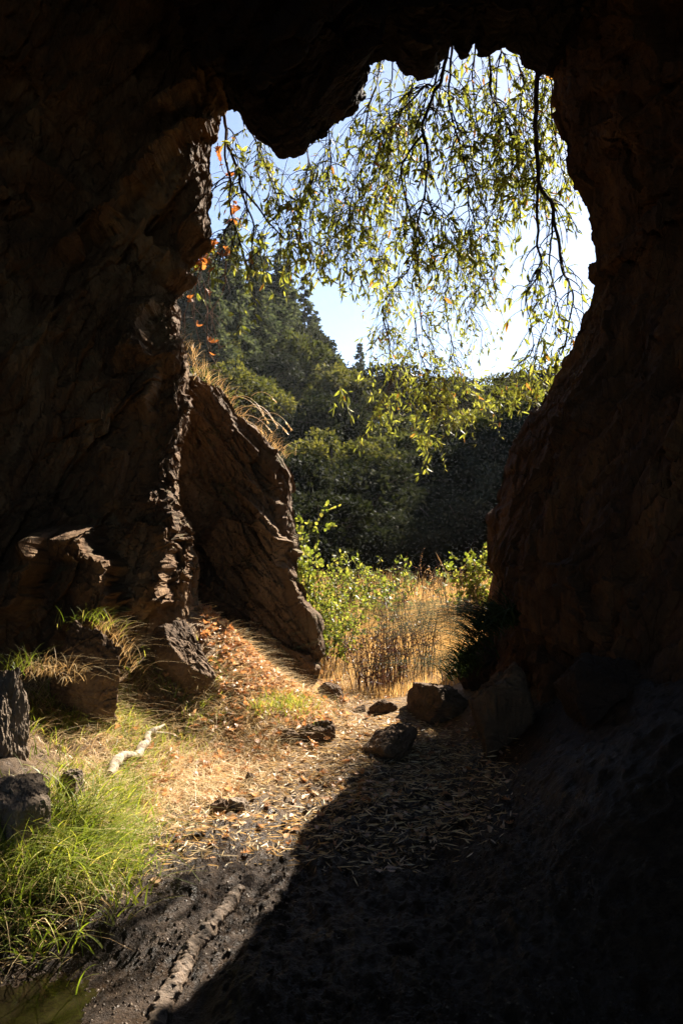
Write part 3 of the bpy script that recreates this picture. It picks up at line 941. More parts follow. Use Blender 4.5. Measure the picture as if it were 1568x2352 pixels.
gt = Geo()
bp = [ray_ground(np.array([x]), np.array([y]))[0] + np.array([0, 0, zz]) for x, y, zz in ((330, 2420, 0.0), (385, 2300, 0.014), (445, 2200, 0.016), (500, 2120, 0.014), (545, 2055, 0.004), (572, 2020, -0.03))]
sp = smooth_poly(bp, 90)
sp = sp + 0.014 * np.stack([fbm(sp * 8, 3, 15), fbm(sp * 8, 3, 16), fbm(sp * 8, 3, 17)], -1)
sp = smooth_poly(sp, 260)
gt.tube(sp, np.interp(np.arange(260), [0, 90, 200, 259], [0.032, 0.029, 0.026, 0.006]), 26)
gt.v[0] = gt.v[0] + 0.007 * np.stack([fbm(gt.v[0] * 26, 4, 19 + k) for k in range(3)], -1) + 0.004 * np.stack([fbm(gt.v[0] * 90, 3, 29 + k) for k in range(3)], -1)


def mud_mat():
    m = M("wet_mud")
    v = m.coords()
    f = m.noise(v, 30, 7, 0.7)
    col = m.ramp(f, [(0.3, (0.06, 0.042, 0.027)), (0.7, (0.21, 0.15, 0.105))])
    return m.done(m.bsdf(col, 0.5, m.bump(f, 1.0, 0.02), 0.2))


MAT["mud"] = mud_mat()
tag(gt.build("muddy_root", MAT["mud"]), "long mud-coated root running along the floor toward the bottom edge", "root")


# grit: small wet stones pressed into the mud
def pebbles(geo, P, size, rng):
    V0 = np.array([[0, 0, 1], [1, 0, 0.1], [0.3, 0.95, 0], [-0.8, 0.6, 0.1], [-0.8, -0.6, 0], [0.3, -0.95, 0.1], [0, 0, -0.6]], float)
    T0 = np.array([[0, 1, 2], [0, 2, 3], [0, 3, 4], [0, 4, 5], [0, 5, 1], [6, 2, 1], [6, 3, 2], [6, 4, 3], [6, 5, 4], [6, 1, 5]])
    n = len(P)
    V = V0[None] * (1 + rng.uniform(-0.35, 0.35, (n, 7, 3)))
    a_ = rng.uniform(0, 2 * np.pi, n)
    c, s_ = np.cos(a_)[:, None], np.sin(a_)[:, None]
    V = np.stack([V[..., 0] * c - V[..., 1] * s_, V[..., 0] * s_ + V[..., 1] * c, V[..., 2] * 0.75], -1)
    V = V * np.asarray(size)[:, None, None] + P[:, None]
    geo.add(V.reshape(-1, 3), T=(T0[None] + (np.arange(n) * 7)[:, None, None]).reshape(-1, 3), rnd=np.repeat(rng.uniform(0, 1, n), 7))


gt = Geo()
rg = rs(55)
mudzone = [(-60, 2420), (-60, 2180), (180, 2160), (330, 1990), (480, 1900), (640, 1900), (760, 1800), (900, 1780), (1300, 1800), (1500, 2420)]
P = sample_ground(mudzone, 15000, rg, 0.35, 30)
pebbles(gt, P, 0.0015 + 0.006 * rg.uniform(0, 1, len(P)) ** 2.8, rg)
m = M("wet_grit")
at_ = m.n("ShaderNodeAttribute", attribute_name="rnd").outputs["Fac"]
tag(gt.build("gravel", m.done(m.bsdf(m.ramp(at_, [(0.0, (0.018, 0.011, 0.006)), (0.7, (0.06, 0.039, 0.023)), (1.0, (0.16, 0.12, 0.085))]), 0.5, None, 0.12)), smooth=False), "wet dark grit scattered over the muddy floor", "gravel", kind="stuff")

# puddle
gt = Geo()
th = np.linspace(0, 2 * np.pi, 60, endpoint=False)
ring = np.stack([-1.0 + 0.66 * np.cos(th), 2.4 + 0.44 * np.sin(th), np.full(60, -0.052)], -1)
gt.add(np.vstack([ring, [[-1.0, 2.4, -0.052]]]), T=np.array([[i, (i + 1) % 60, 60] for i in range(60)]))
m = M("puddle_water")
f = m.noise(m.coords(), 14, 3, 0.5)
tag(gt.build("puddle", m.done(m.bsdf(m.ramp(m.noise(m.coords(), 25, 5, 0.7), [(0.35, (0.007, 0.005, 0.003)), (0.7, (0.014, 0.011, 0.005))]), 0.10, m.bump(f, 0.3, 0.01), 0.4))), "shallow brown puddle at the bottom left corner", "puddle", kind="structure")

# ------------------------------------------------------------------ hanging branches
NEAR, FAR = 0.95, 1.95      # boughs just outside the mouth, boughs lower down the slope


def hang_branch(label, mains, seed, n_twig, leaf_mult=1.0, tl=(0.2, 0.6), start=0.12, side=0.9, mat="bay_leaf", wood="twig", leaf_len=(0.038, 0.095), sub=True, group="branches hanging over the cave mouth", OUT=NEAR):
    """mains: list of (pixel polyline with distances, thickness at start and end)"""
    rr = rs(seed)
    tl = (tl[0] * OUT * 1.1, tl[1] * OUT * 1.25)
    lk = 1.05 if OUT < 1.2 else 1.55
    leaf_len = (leaf_len[0] * lk, leaf_len[1] * lk)
    p = mains[0][0][0]
    e = empty("hanging_branch", W(p[0], p[1], p[2] * OUT))
    off = np.array(e.location)
    tag(e, label, "branch", group)
    bark, fol = Geo(), Geo()
    LP, LD = [], []
    tot = sum(len(m_[0]) for m_ in mains)
    for poly, r0, r1 in mains:
        pts = smooth_poly([W(p[0], p[1], p[2] * OUT) for p in poly], 14 * len(poly))
        pts = pts + 0.02 * np.stack([fbm(pts * 4 + seed, 3, seed + k) for k in range(3)], -1)
        k = len(pts)
        rad = np.linspace(r0, r1, k) * OUT
        bark.tube(pts - off, rad, 6)
        nt = int(round(0.8 * n_twig * len(poly) / tot))
        tan = np.gradient(pts, axis=0)
        tan /= np.linalg.norm(tan, axis=1)[:, None]
        for q in range(nt):
            i = int(k * min(0.999, start + (1 - start) * rr.uniform() ** 0.85))
            L = rr.uniform(*tl)
            d = tan[i] * 0.5 + rr.normal(0, 1, 3) * np.array([side, 0.7, 0.35])
            d /= np.linalg.norm(d)
            p = pts[i].copy()
            tp = []
            ns = 9
            for s in range(ns):
                tp.append(p.copy())
                p = p + d * L / (ns - 1)
                d = d + np.array([rr.normal(0, 0.10), rr.normal(0, 0.10), -0.30 + rr.normal(0, 0.10)])
                d /= np.linalg.norm(d)
            tp = np.array(tp)
            rt = min(rad[i] * 0.6, 0.006)
            bark.tube(tp - off, np.linspace(rt, 0.0021, ns), 4)
            sets = [tp]
            if sub:
                for _ in range(rr.randint(1, 4)):
                    j = rr.randint(2, 8)
                    L2 = L * rr.uniform(0.25, 0.55)
                    d = (tp[j] - tp[j - 1]) / np.linalg.norm(tp[j] - tp[j - 1]) + rr.normal(0, 0.7, 3)
                    d /= np.linalg.norm(d)
                    p = tp[j].copy()
                    sp_ = []
                    for s in range(6):
                        sp_.append(p.copy())
                        p = p + d * L2 / 5
                        d = d + np.array([0, 0, -0.2])
                        d /= np.linalg.norm(d)
                    sp_ = np.array(sp_)
                    bark.tube(sp_ - off, np.linspace(0.0027, 0.0017, 6), 3)
                    sets.append(sp_)
            for st in sets:
                nl = max(1, int(rr.poisson(3.5 * leaf_mult)))
                f0 = rr.uniform(0.35, 1.0, nl) ** 0.6 * (len(st) - 1.001)
                ii = f0.astype(int)
                fr = (f0 - ii)[:, None]
                pp = st[ii] * (1 - fr) + st[ii + 1] * fr
                dd = st[ii + 1] - st[ii]
                dd = dd / np.linalg.norm(dd, axis=1)[:, None] * 0.7 + rr.normal(0, 0.62, (nl, 3)) + np.array([0, 0, -0.35])
                LP.append(pp)
                LD.append(dd)
    LP, LD = np.concatenate(LP), np.concatenate(LD)
    n = len(LP)
    Lg = rr.uniform(*leaf_len, n)
    rnd = np.clip(rr.beta(2.0, 1.9, n), 0, 0.9)
    rnd = np.where(rr.uniform(size=n) < 0.03, 1.0, rnd)
    leaves(fol, LP - off, LD, Lg, Lg * rr.uniform(0.11, 0.16, n), rr, rnd)
    bark.build("bark", MAT[wood], e)
    fol.build("foliage", MAT[mat], e)
    return n


def PL(y0, *pts, dy=0.0):
    return [(x, y, y0 + dy * i) for i, (x, y) in enumerate(pts)]


nl = 0
nl += hang_branch("dark forked branch hanging at the left corner of the opening, blue sky behind", [
    (PL(6.6, (512, 230), (517, 290), (523, 330), (542, 379), (556, 423), (571, 441), (600, 484), (628, 523), (655, 549)), 0.016, 0.006),
    (PL(6.6, (556, 423), (567, 466), (580, 513), (578, 567), (573, 624), (570, 680)), 0.010, 0.004),
    (PL(6.55, (516, 290), (520, 369), (531, 416), (526, 452), (535, 506), (546, 549), (553, 592)), 0.011, 0.005),
    (PL(6.5, (535, 506), (517, 524), (508, 556), (491, 596), (480, 640)), 0.007, 0.003)], 11, 46, 0.75, (0.12, 0.4))
nl += hang_branch("thin leafy branch slanting down behind the hanging rock brow", [
    (PL(6.9, (555, 240), (564, 275), (589, 322), (610, 376), (628, 423), (650, 488), (670, 560)), 0.008, 0.003)], 12, 62, 1.0, (0.15, 0.45))
nl += hang_branch("leafy spray filling the gap under the rock brow", [
    (PL(7.2, (690, 260), (705, 340), (715, 420), (700, 500), (690, 590)), 0.009, 0.003),
    (PL(7.3, (750, 240), (760, 340), (752, 430), (770, 520), (775, 590)), 0.008, 0.003)], 13, 120, 1.0, (0.2, 0.5))
nl += hang_branch("arching branch sweeping left from the centre of the mouth roof", [
    (PL(6.9, (1010, 150), (999, 203), (983, 200), (959, 223), (927, 247), (911, 279), (883, 327), (859, 371), (840, 440), (820, 520)), 0.011, 0.003),
    (PL(7.2, (880, 100), (860, 200), (838, 300), (815, 400), (800, 500), (790, 570)), 0.008, 0.003)], 14, 150, 1.0, (0.2, 0.5))
nl += hang_branch("stout central branch that forks low over the sky", [
    (PL(6.7, (1032, 90), (1027, 131), (1015, 183), (995, 215), (983, 255), (973, 295), (975, 343), (979, 403), (977, 455), (987, 467), (1007, 503)), 0.019, 0.006),
    (PL(6.65, (969, 307), (931, 359), (920, 383), (923, 423), (939, 483), (951, 523), (955, 560)), 0.011, 0.004),
    (PL(6.7, (977, 455), (960, 490), (951, 520), (960, 560)), 0.009, 0.003)], 15, 78, 1.0, (0.18, 0.5), 0.1, OUT=0.92)
nl += hang_branch("leafy branch dropping through the middle, forked beside the central one", [
    (PL(7.0, (1035, 100), (1031, 223), (1043, 287), (1059, 343), (1071, 395), (1071, 463), (1075, 523), (1060, 570)), 0.012, 0.003),
    (PL(7.0, (1071, 463), (1085, 500), (1090, 540)), 0.007, 0.003)], 16, 88, 1.0, (0.18, 0.45), 0.1)
nl += hang_branch("dense curtain of leaves under the jagged roof, right of centre", [
    (PL(7.1, (1119, 80), (1119, 131), (1127, 195), (1147, 243), (1163, 287), (1175, 323), (1171, 367), (1187, 415), (1199, 463)), 0.012, 0.003),
    (PL(7.3, (1090, 70), (1085, 180), (1095, 280), (1105, 360), (1110, 430)), 0.009, 0.003),
    (PL(7.4, (1150, 70), (1140, 160), (1135, 260), (1150, 350), (1165, 420)), 0.009, 0.003),
    (PL(7.2, (1171, 90), (1191, 163), (1203, 195), (1195, 260), (1205, 330), (1215, 400)), 0.009, 0.003)], 17, 230, 1.0, (0.2, 0.45), 0.02)
nl += hang_branch("thick dark bare branch near the right wall, forking over white sky", [
    (PL(6.5, (1231, 130), (1231, 171), (1229, 231), (1223, 303), (1227, 367), (1237, 415), (1255, 451), (1271, 475), (1275, 515), (1287, 563), (1291, 623), (1307, 655), (1318, 690), (1308, 760), (1290, 820)), 0.023, 0.005),
    (PL(6.5, (1237, 415), (1233, 463), (1239, 515), (1235, 555), (1245, 595), (1239, 627), (1215, 659), (1205, 690), (1218, 750), (1222, 810)), 0.014, 0.003),
    (PL(6.5, (1271, 475), (1267, 563), (1263, 623), (1275, 690), (1250, 740), (1228, 800), (1215, 860)), 0.009, 0.003)], 18, 95, 0.5, (0.15, 0.4), 0.3)
nl += hang_branch("fine leafy branch pressed against the right cave wall", [
    (PL(7.0, (1265, 130), (1262, 220), (1268, 300), (1285, 380), (1300, 430)), 0.008, 0.003),
    (PL(7.2, (1250, 110), (1245, 200), (1240, 300), (1260, 400)), 0.008, 0.003)], 19, 85, 1.0, (0.15, 0.35), 0.02)
nl += hang_branch("low leafy bough at the foot of the right wall, above the valley", [
    (PL(6.9, (1225, 790), (1215, 815), (1190, 840), (1166, 856), (1150, 870)), 0.007, 0.003),
    (PL(6.9, (1250, 780), (1240, 830), (1228, 870), (1215, 920)), 0.007, 0.003)], 20, 52, 1.0, (0.15, 0.35), 0.05, OUT=FAR)
nl += hang_branch("broad leafy spray low in the middle against the dark hillside", [
    (PL(7.2, (880, 730), (895, 800), (900, 860), (890, 900), (870, 930)), 0.007, 0.003),
    (PL(7.2, (950, 730), (960, 800), (985, 860), (1000, 910), (1060, 940)), 0.007, 0.003),
    (PL(7.3, (1020, 560), (1030, 640), (1021, 700), (1040, 800), (1060, 870), (1095, 917)), 0.007, 0.003),
    (PL(7.2, (1100, 540), (1110, 640), (1080, 700), (1110, 760)), 0.007, 0.003),
    (PL(7.2, (960, 620), (968, 740), (999, 811), (1008, 881), (990, 960), (986, 990)), 0.007, 0.003),
    (PL(7.2, (1010, 500), (1023, 543), (1063, 595), (1080, 650)), 0.007, 0.003),
    (PL(7.2, (955, 550), (940, 610), (920, 640), (887, 690), (888, 736), (905, 790)), 0.008, 0.003)], 21, 400, 1.0, (0.15, 0.38), 0.02, OUT=FAR)
nl += hang_branch("fine twigs crossing the upper sky left of the central branch", [
    (PL(7.6, (905, 100), (900, 200), (890, 300), (870, 400), (850, 520), (850, 620)), 0.008, 0.003),
    (PL(7.6, (960, 120), (945, 220), (930, 320), (905, 420), (880, 520), (865, 640)), 0.008, 0.003)], 22, 120, 1.0, (0.18, 0.42), 0.02)
nl += hang_branch("small hanging sprig turned upward on a spider thread, left of the low spray", [
    (PL(6.6, (762, 875), (775, 890), (785, 905), (778, 935)), 0.003, 0.0015)], 23, 7, 1.3, (0.08, 0.14), 0.0, sub=False)
print("bay leaves", nl)


# dry vines at the left corner
def dry_vine(label, mains, seed, nleaf):
    rr = rs(seed)
    e = empty("dry_vine", W(*mains[0][0]))
    off = np.array(e.location)
    tag(e, label, "vine", "dry vines hanging from the left corner of the mouth")
    lf = Geo()
    allp = []
    for poly in mains:
        st = Geo()
        pts = smooth_poly([W(*p) for p in poly], 10 * len(poly))
        pts = pts + 0.02 * np.stack([fbm(pts * 6 + seed, 3, seed + k) for k in range(3)], -1)
        st.tube(pts - off, np.linspace(0.004, 0.0016, len(pts)), 5)
        allp.append(pts)
        for q in range(5):
            i = rr.randint(4, len(pts) - 6)
            d = rr.normal(0, 0.6, 3) + np.array([0, 0, -0.7])
            d /= np.linalg.norm(d)
            st.tube(np.array([pts[i] + d * s + np.array([0, 0, -s * s]) for s in np.linspace(0, 0.16, 6)]) - off, np.linspace(0.002, 0.001, 6), 4)
        st.build("stem", MAT["dry_twig"], e)
    if nleaf:
        allp = np.concatenate(allp)
        k = rr.randint(0, len(allp), nleaf)
        oak_leaves(lf, allp[k] - off + rr.normal(0, 0.02, (nleaf, 3)), rr.uniform(0.05, 0.11, nleaf), rr, rr.uniform(0, 1, nleaf), 1.6)
        lf.build("dry_foliage", MAT["orange_leaf"], e)


dry_vine("dry vine with a cluster of orange leaves at the lip of the left wall", [PL(6.2, (478, 555), (500, 575), (525, 580), (540, 590)), PL(6.2, (490, 560), (470, 590), (455, 620))], 31, 20)
dry_vine("bare tan vine dangling closest to the left wall", [PL(6.3, (470, 590), (450, 660), (445, 720), (455, 790), (440, 830)), PL(6.3, (452, 640), (430, 700), (425, 760))], 32, 4)
dry_vine("tangle of long thin tan vines ending in a knot above the outcrop crest", [PL(6.5, (500, 560), (480, 640), (490, 720), (500, 790), (495, 855)), PL(6.5, (520, 600), (510, 680), (470, 740), (505, 800)), PL(6.5, (465, 650), (480, 740), (475, 800), (490, 830))], 33, 3)
dry_vine("thin vine with curled orange leaves beside the blue gap of sky", [PL(6.4, (500, 330), (510, 385), (530, 420), (540, 480), (535, 540))], 34, 9)

# ------------------------------------------------------------------ meadow outside
r = rs(40)
gg = Geo()
n = 26000
Y = 6.4 + 7.6 * r.uniform(0, 1, n) ** 1.3
X = r.uniform(-0.20, 0.26, n) * Y * 1.15 + 0.0
P = np.stack([X, Y, ground_z(X, Y)], -1)
H = r.uniform(0.22, 0.5, n) * (0.30 + 0.80 * sstep(6.6, 8.6, Y)) * (1 + 0.25 * fbm(P * 1.2, 2, 610))
an = r.uniform(0, 2 * np.pi, n)
blades(gg, P, H, r.uniform(0.0012, 0.0028, n), np.stack([np.cos(an), np.sin(an), 0 * an], -1) * r.uniform(0.05, 0.55, n)[:, None], r, r.beta(2, 1.5, n), 0.4, 4)
tag(gg.build("golden_grass", MAT["golden"]), "golden dry meadow grass just outside the cave", "grass", kind="stuff")


def stem_plant(name, label, spot, seed, nstem, h, mat, wood, group=None, leafy=3.0, ll=(0.02, 0.04), wratio=0.2, spread=0.15, upright=0.25, cat="plant", part="woody_growth", leaf_part="foliage", side_twigs=5):
    rr = rs(seed)
    x, y, Yd = spot
    X0 = (x - 784) / F_PX * Yd
    base = np.array([X0, Yd, float(ground_z(X0, Yd))])
    e = empty(name, base)
    tag(e, label, cat, group)
    st, lf = Geo(), Geo()
    LP, LD = [], []
    for k in range(nstem):
        p = np.array([rr.normal(0, spread), rr.normal(0, spread), -0.02])
        d = np.array([p[0] * upright * 3 / max(spread, .01) * .3 + rr.normal(0, upright), rr.normal(0, upright), 1.0])
        L = h * rr.uniform(0.6, 1.0)
        pts = []
        for s in range(12):
            pts.append(p.copy())
            d /= np.linalg.norm(d)
            p = p + d * L / 11
            d = d + rr.normal(0, 0.06, 3) + np.array([d[0] * 0.04, 0, 0.0])
        pts = np.array(pts)
        st.tube(pts, np.linspace(0.0045, 0.0015, 12) * (0.7 + h * 0.3), 4, rr.uniform())
        sets = [pts]
        for q in range(side_twigs):
            i = rr.randint(3, 11)
            dd = np.array([rr.normal(0, 0.8), rr.normal(0, 0.8), rr.uniform(0.2, 0.9)])
            dd /= np.linalg.norm(dd)
            tl = L * rr.uniform(0.1, 0.28)
            tw = np.array([pts[i] + dd * s for s in np.linspace(0, tl, 6)])
            st.tube(tw, np.linspace(0.002, 0.001, 6), 3, rr.uniform())
            sets.append(tw)
        for s_ in sets:
            nlv = rr.poisson(leafy)
            if nlv:
                f0 = rr.uniform(0.25, 1, nlv) * (len(s_) - 1.001)
                ii = f0.astype(int)
                LP.append(s_[ii] + (s_[ii + 1] - s_[ii]) * (f0 - ii)[:, None])
                LD.append(rr.normal(0, 1, (nlv, 3)) + np.array([0, 0, 0.3]))
    st.build(part, MAT[wood], e)
    if LP:
        LP, LD = np.concatenate(LP), np.concatenate(LD)
        n_ = len(LP)  # leaves on this plant
        Lg = rr.uniform(*ll, n_)
        leaves(lf, LP, LD, Lg, Lg * wratio, rr, rr.uniform(0, 1, n_), 0.15, 0.1)
        lf.build(leaf_part, MAT[mat], e)
    return e


G = "shrubs at the edge of the meadow"
stem_plant("shrub", "tall slender bright green shrub rising beside the slate outcrop", (688, 0, 8.6), 51, 9, 1.75, "shrub_leaf", "twig", G, 7, (0.035, 0.06), 0.42, 0.07, 0.05, "shrub", side_twigs=10)
stem_plant("shrub", "bright green leafy shrub below the tall slender one", (712, 0, 8.2), 52, 34, 1.2, "shrub_leaf", "twig", G, 6, (0.03, 0.055), 0.36, 0.2, 0.12, "shrub", side_twigs=9)
stem_plant("shrub", "yellow-green bush against the outcrop foot", (735, 0, 7.7), 53, 34, 0.8, "shrub_leaf", "twig", G, 6, (0.025, 0.05), 0.3, 0.18, 0.15, "shrub", side_twigs=8)
stem_plant("shrub", "willowy green shrub left of the grey-green plants", (810, 0, 9.6), 54, 42, 1.05, "shrub_leaf", "twig", G, 5, (0.04, 0.065), 0.2, 0.25, 0.15, "shrub", side_twigs=8)
stem_plant("shrub", "grey-green brushy plant with pale seed heads", (880, 0, 10.5), 55, 26, 0.85, "grey_leaf", "dry_twig", G, 5, (0.03, 0.05), 0.22, 0.28, 0.15, "shrub", side_twigs=7)
stem_plant("shrub", "silvery long-leaved plant at the middle of the meadow edge", (945, 0, 10.6), 56, 15, 0.8, "grey_leaf", "dry_twig", G, 5, (0.05, 0.08), 0.16, 0.22, 0.18, "shrub", side_twigs=5)
stem_plant("shrub", "small upright green shrub standing alone at the right of the meadow", (1076, 0, 9.6), 57, 14, 1.15, "shrub_leaf", "twig", G, 8, (0.04, 0.06), 0.4, 0.045, 0.03, "shrub", side_twigs=13)

G = "reddish dock stalks in the golden grass"
for k, (x, Yd, h, lab) in enumerate([(845, 6.75, 0.62, "leftmost thin clump of red-brown stalks at the threshold"), (868, 6.6, 0.72, "tall red-brown stalks just behind the bright-topped threshold rock"),
                                (895, 6.9, 0.78, "dense maroon stalks right of the threshold rock"), (925, 7.1, 0.80, "thick maroon stalk clump in the middle of the golden grass"),
                                (958, 7.3, 0.78, "maroon stalks left of the sedge clump")]):
    stem_plant("dock_plant", lab, (x, 0, Yd), 60 + k, 21, h, "red_stem", "red_stem", G, 9, (0.008, 0.018), 0.3, 0.08, 0.05, "plant", "stalk", "foliage", 5)
for k, (x, Yd, h, lab) in enumerate([(985, 9.8, 1.05, "feathery rust-coloured weed at the meadow edge, left of the lone green shrub"), (1030, 9.4, 1.0, "branching rust weed touching the lone green shrub"), (1050, 8.4, 0.8, "low orange weed in front of the lone green shrub")]):
    stem_plant("dry_weed", lab, (x, 0, Yd), 75 + k, 12, h, "golden", "red_stem", "rusty weeds at the meadow edge", 4, (0.012, 0.03), 0.14, 0.12, 0.14, "plant", "stalk", "foliage", 9)
gt = Geo()
for p, q in (((1040, 1370, 8.5), (1000, 1268, 8.4)), ((1000, 1385, 8.6), (968, 1345, 8.6))):
    sp = smooth_poly([W(*p), (W(*p) + W(*q)) / 2 + np.array([0.02, 0, 0.01]), W(*q)], 14)
    gt = Geo()
    gt.tube(sp, np.linspace(0.003, 0.0012, 14), 4, 0.6)
    gt.tube(sp[9:], np.array([0.002, 0.006, 0.006, 0.004, 0.001]), 5, 0.9)
    tag(gt.build("grass_stalk", MAT["straw"]), "pale seed stalk leaning left above the golden grass, " + ("tallest, against the dark hillside" if p[0] == 1040 else "short one at the meadow edge"), "grass", "pale seed stalks")


# ------------------------------------------------------------------ hillside
def hill_z(X, Y):
    t = sstep(20, 105, Y)
    left = sstep(8, -24, X)
    z = -2.4 + (13.5 + 18.5 * left) * (0.35 * t + 0.65 * np.clip((Y - 20) / 85, 0, 1))
    P = np.stack([X, Y, 0 * X], -1)
    z = z + 1.2 * fbm(P * 0.06, 3, 700) * t
    z = z - 20 * sstep(108, 220, Y)
    return z


hx = np.linspace(-120, 60, 140)
hy = np.linspace(18, 240, 160)
HX, HY = np.meshgrid(hx, hy, indexing="ij")
g = Geo()
g.add(np.stack([HX, HY, hill_z(HX, HY)], -1).reshape(-1, 3), Q=grid_quads(len(hx), len(hy)))
m = M("hill_soil")
f = m.noise(m.coords(), 0.8, 7, 0.7)
MAT["hill"] = m.done(m.bsdf(m.ramp(f, [(0.3, (0.008, 0.008, 0.005)), (0.6, (0.02, 0.017, 0.010)), (0.8, (0.035, 0.028, 0.016))]), 0.95, m.bump(f, 1, 0.5), 0.1))
tag(g.build("hillside", MAT["hill"]), "wooded hillside across the valley", "hill", kind="structure")

# unseen high ground added on the sun's side to shade the hillside
rx = np.linspace(0, 200, 150)
ry = np.linspace(35, 260, 130)
RX, RY = np.meshgrid(rx, ry, indexing="ij")
crest = 0.47 * RY
side = (RX - crest) / (0.06 * RY + 4)
RH = (0.66 * RY + 2) * sstep(38, 60, RY) * sstep(165, 112, RY)
RZ = RH * np.where(side < 0, np.exp(-(side / 0.75) ** 2), np.exp(-(side / 2.0) ** 2)) - 4 + 2.0 * fbm(np.stack([RX, RY, 0 * RX], -1) * 0.05, 4, 720)
g = Geo()
g.add(np.stack([RX, RY, RZ], -1).reshape(-1, 3), Q=grid_quads(150, 130))
tag(g.build("ridge", MAT["hill"]), "unseen high ground added behind the right cave wall to shade the hillside", "hill", kind="structure")


rb = rs(321)
gb = Geo()
nb = 1700
bY = rb.uniform(21, 104, nb)
bX = rb.uniform(-0.30, 0.33, nb) * bY
bz = hill_z(bX, bY)
per = 26
c = np.repeat(np.stack([bX, bY, bz], -1), per, 0)
sc_ = np.repeat(0.5 + bY / 75, per)[:, None]
q = rb.normal(size=(nb * per, 3)) * np.array([0.9, 0.9, 0.45]) * sc_
q[:, 2] = np.abs(q[:, 2])
leaves(gb, c + q, q + rb.normal(0, 0.5, q.shape), (rb.uniform(0.18, 0.4, nb * per) * sc_[:, 0]), 0.085 * sc_[:, 0], rb, np.clip(np.repeat(rb.uniform(0, 0.6, nb), per) + rb.uniform(0, 0.4, nb * per), 0, 1), 0.2, 0.1)
tag(gb.build("undergrowth", MAT["dark_crown"]), "dark brush covering the ground between the hillside trees", "brush", kind="stuff")


def crown_geo(seed, w, h, nclump, nleaf, size, z0):
    rr = rs(seed)
    gc = Geo()
    for k in range(nclump):
        d = rr.normal(size=3)
        d /= np.linalg.norm(d)
        d[2] = abs(d[2]) * 1.1 - 0.25
        rad = rr.uniform(0.55, 1.0)
        c = np.array([d[0] * w * rad, d[1] * w * rad, z0 + h * 0.42 + d[2] * h * 0.52 * rad])
        cr = rr.uniform(0.16, 0.34) * w
        n = int(nleaf * rr.uniform(0.7, 1.3))
        q = rr.normal(size=(n, 3))
        q /= np.linalg.norm(q, axis=1)[:, None]
        q *= cr * rr.uniform(0.5, 1.0, n)[:, None] ** 0.5 * np.array([1, 1, 0.75])
        leaves(gc, c + q, q + rr.normal(0, cr * 0.8, (n, 3)), size * rr.uniform(0.6, 1.4, n), size * rr.uniform(0.22, 0.38, n), rr, np.clip(rr.uniform(0, 1) * 0.5 + rr.uniform(0, 0.5, n), 0, 1), 0.2, 0.1)
    return gc


def trunk_geo(seed, h, w, r0):
    rr = rs(seed)
    gt = Geo()
    top = np.array([rr.normal(0, 0.2), rr.normal(0, 0.2), h * 0.75])
    gt.tube(smooth_poly([(0, 0, -0.8), (rr.normal(0, 0.15), rr.normal(0, 0.15), h * 0.3), top], 12), np.linspace(r0, r0 * 0.35, 12), 8)
    for k in range(7):
        a_ = rr.uniform(0, 2 * np.pi)
        s = np.array([0, 0, h * rr.uniform(0.22, 0.5)])
        e_ = np.array([math.cos(a_) * w * 0.8, math.sin(a_) * w * 0.8, h * rr.uniform(0.5, 0.8)])
        gt.tube(smooth_poly([s, (s + e_) / 2 + [0, 0, 0.3], e_], 8), np.linspace(r0 * 0.4, r0 * 0.1, 8), 5)
    return gt


def make_tree(kind, seed, w, h, mat, nclump, nleaf, size):
    e = empty(kind)
    trunk_geo(seed, h, w, 0.05 * w + 0.05).build("trunk", MAT["trunk"], e)
    crown_geo(seed + 1, w, h * 0.8, nclump, nleaf, size, h * 0.2).build("crown", MAT[mat], e)
    return e


def make_fir(seed, h, w):
    rr = rs(seed)
    e = empty("fir_tree")
    gt = Geo()
    gt.tube([(0, 0, -0.8), (0, 0, h * 0.5), (0, 0, h)], [0.22, 0.13, 0.02], 7)
    gc = Geo()
    lv = 26
    for i in range(lv):
        t = i / (lv - 1)
        z = h * (0.12 + 0.87 * t)
        L = w * (1 - t) ** 0.85 * rr.uniform(0.75, 1.1) + 0.12
        for q in range(max(4, int(11 * (1 - t * 0.6)))):
            a_ = rr.uniform(0, 2 * np.pi)
            Lq = L * rr.uniform(0.6, 1.1)
            dr = rr.uniform(0.12, 0.4)
            e_ = np.array([math.cos(a_) * Lq, math.sin(a_) * Lq, -dr * Lq])
            gt.tube([np.array([0, 0, z]), np.array([0, 0, z]) + e_ * 0.9], [0.03, 0.01], 3)
            n = int(16 + 46 * Lq / w)
            tt_ = rr.uniform(0.15, 1.0, n)
            p = np.array([0, 0, z]) + e_ * tt_[:, None] + rr.normal(0, 0.10, (n, 3)) * (0.4 + Lq * 0.5)
            leaves(gc, p, e_ / Lq + rr.normal(0, 0.6, (n, 3)) + np.array([0, 0, -0.2]), rr.uniform(0.22, 0.5, n), rr.uniform(0.05, 0.10, n), rr, np.clip(rr.uniform(0, 1, n) * 0.5 + rr.uniform(0, 0.5), 0, 1), 0.2, 0.15)
    gt.build("trunk", MAT["trunk"], e)
    gc.build("crown", MAT["fir_crown"], e)
    return e


PROTO = {"oak": [make_tree("oak_tree", 100 + 7 * k, 2.6, 5.4, "oak_crown", 46, 130, 0.24) for k in range(3)],
         "light": [make_tree("oak_tree", 115 + 7 * k, 2.6, 5.4, "sunlit_crown", 40, 150, 0.22) for k in range(2)],  # oaks with sunlight put into the crown colour
         "dark": [make_tree("evergreen_tree", 130 + 7 * k, 2.8, 5.6, "dark_crown", 46, 130, 0.24) for k in range(3)],
         "fir": [make_fir(160 + 7 * k, 12, 2.6) for k in range(3)]}
USED = set()


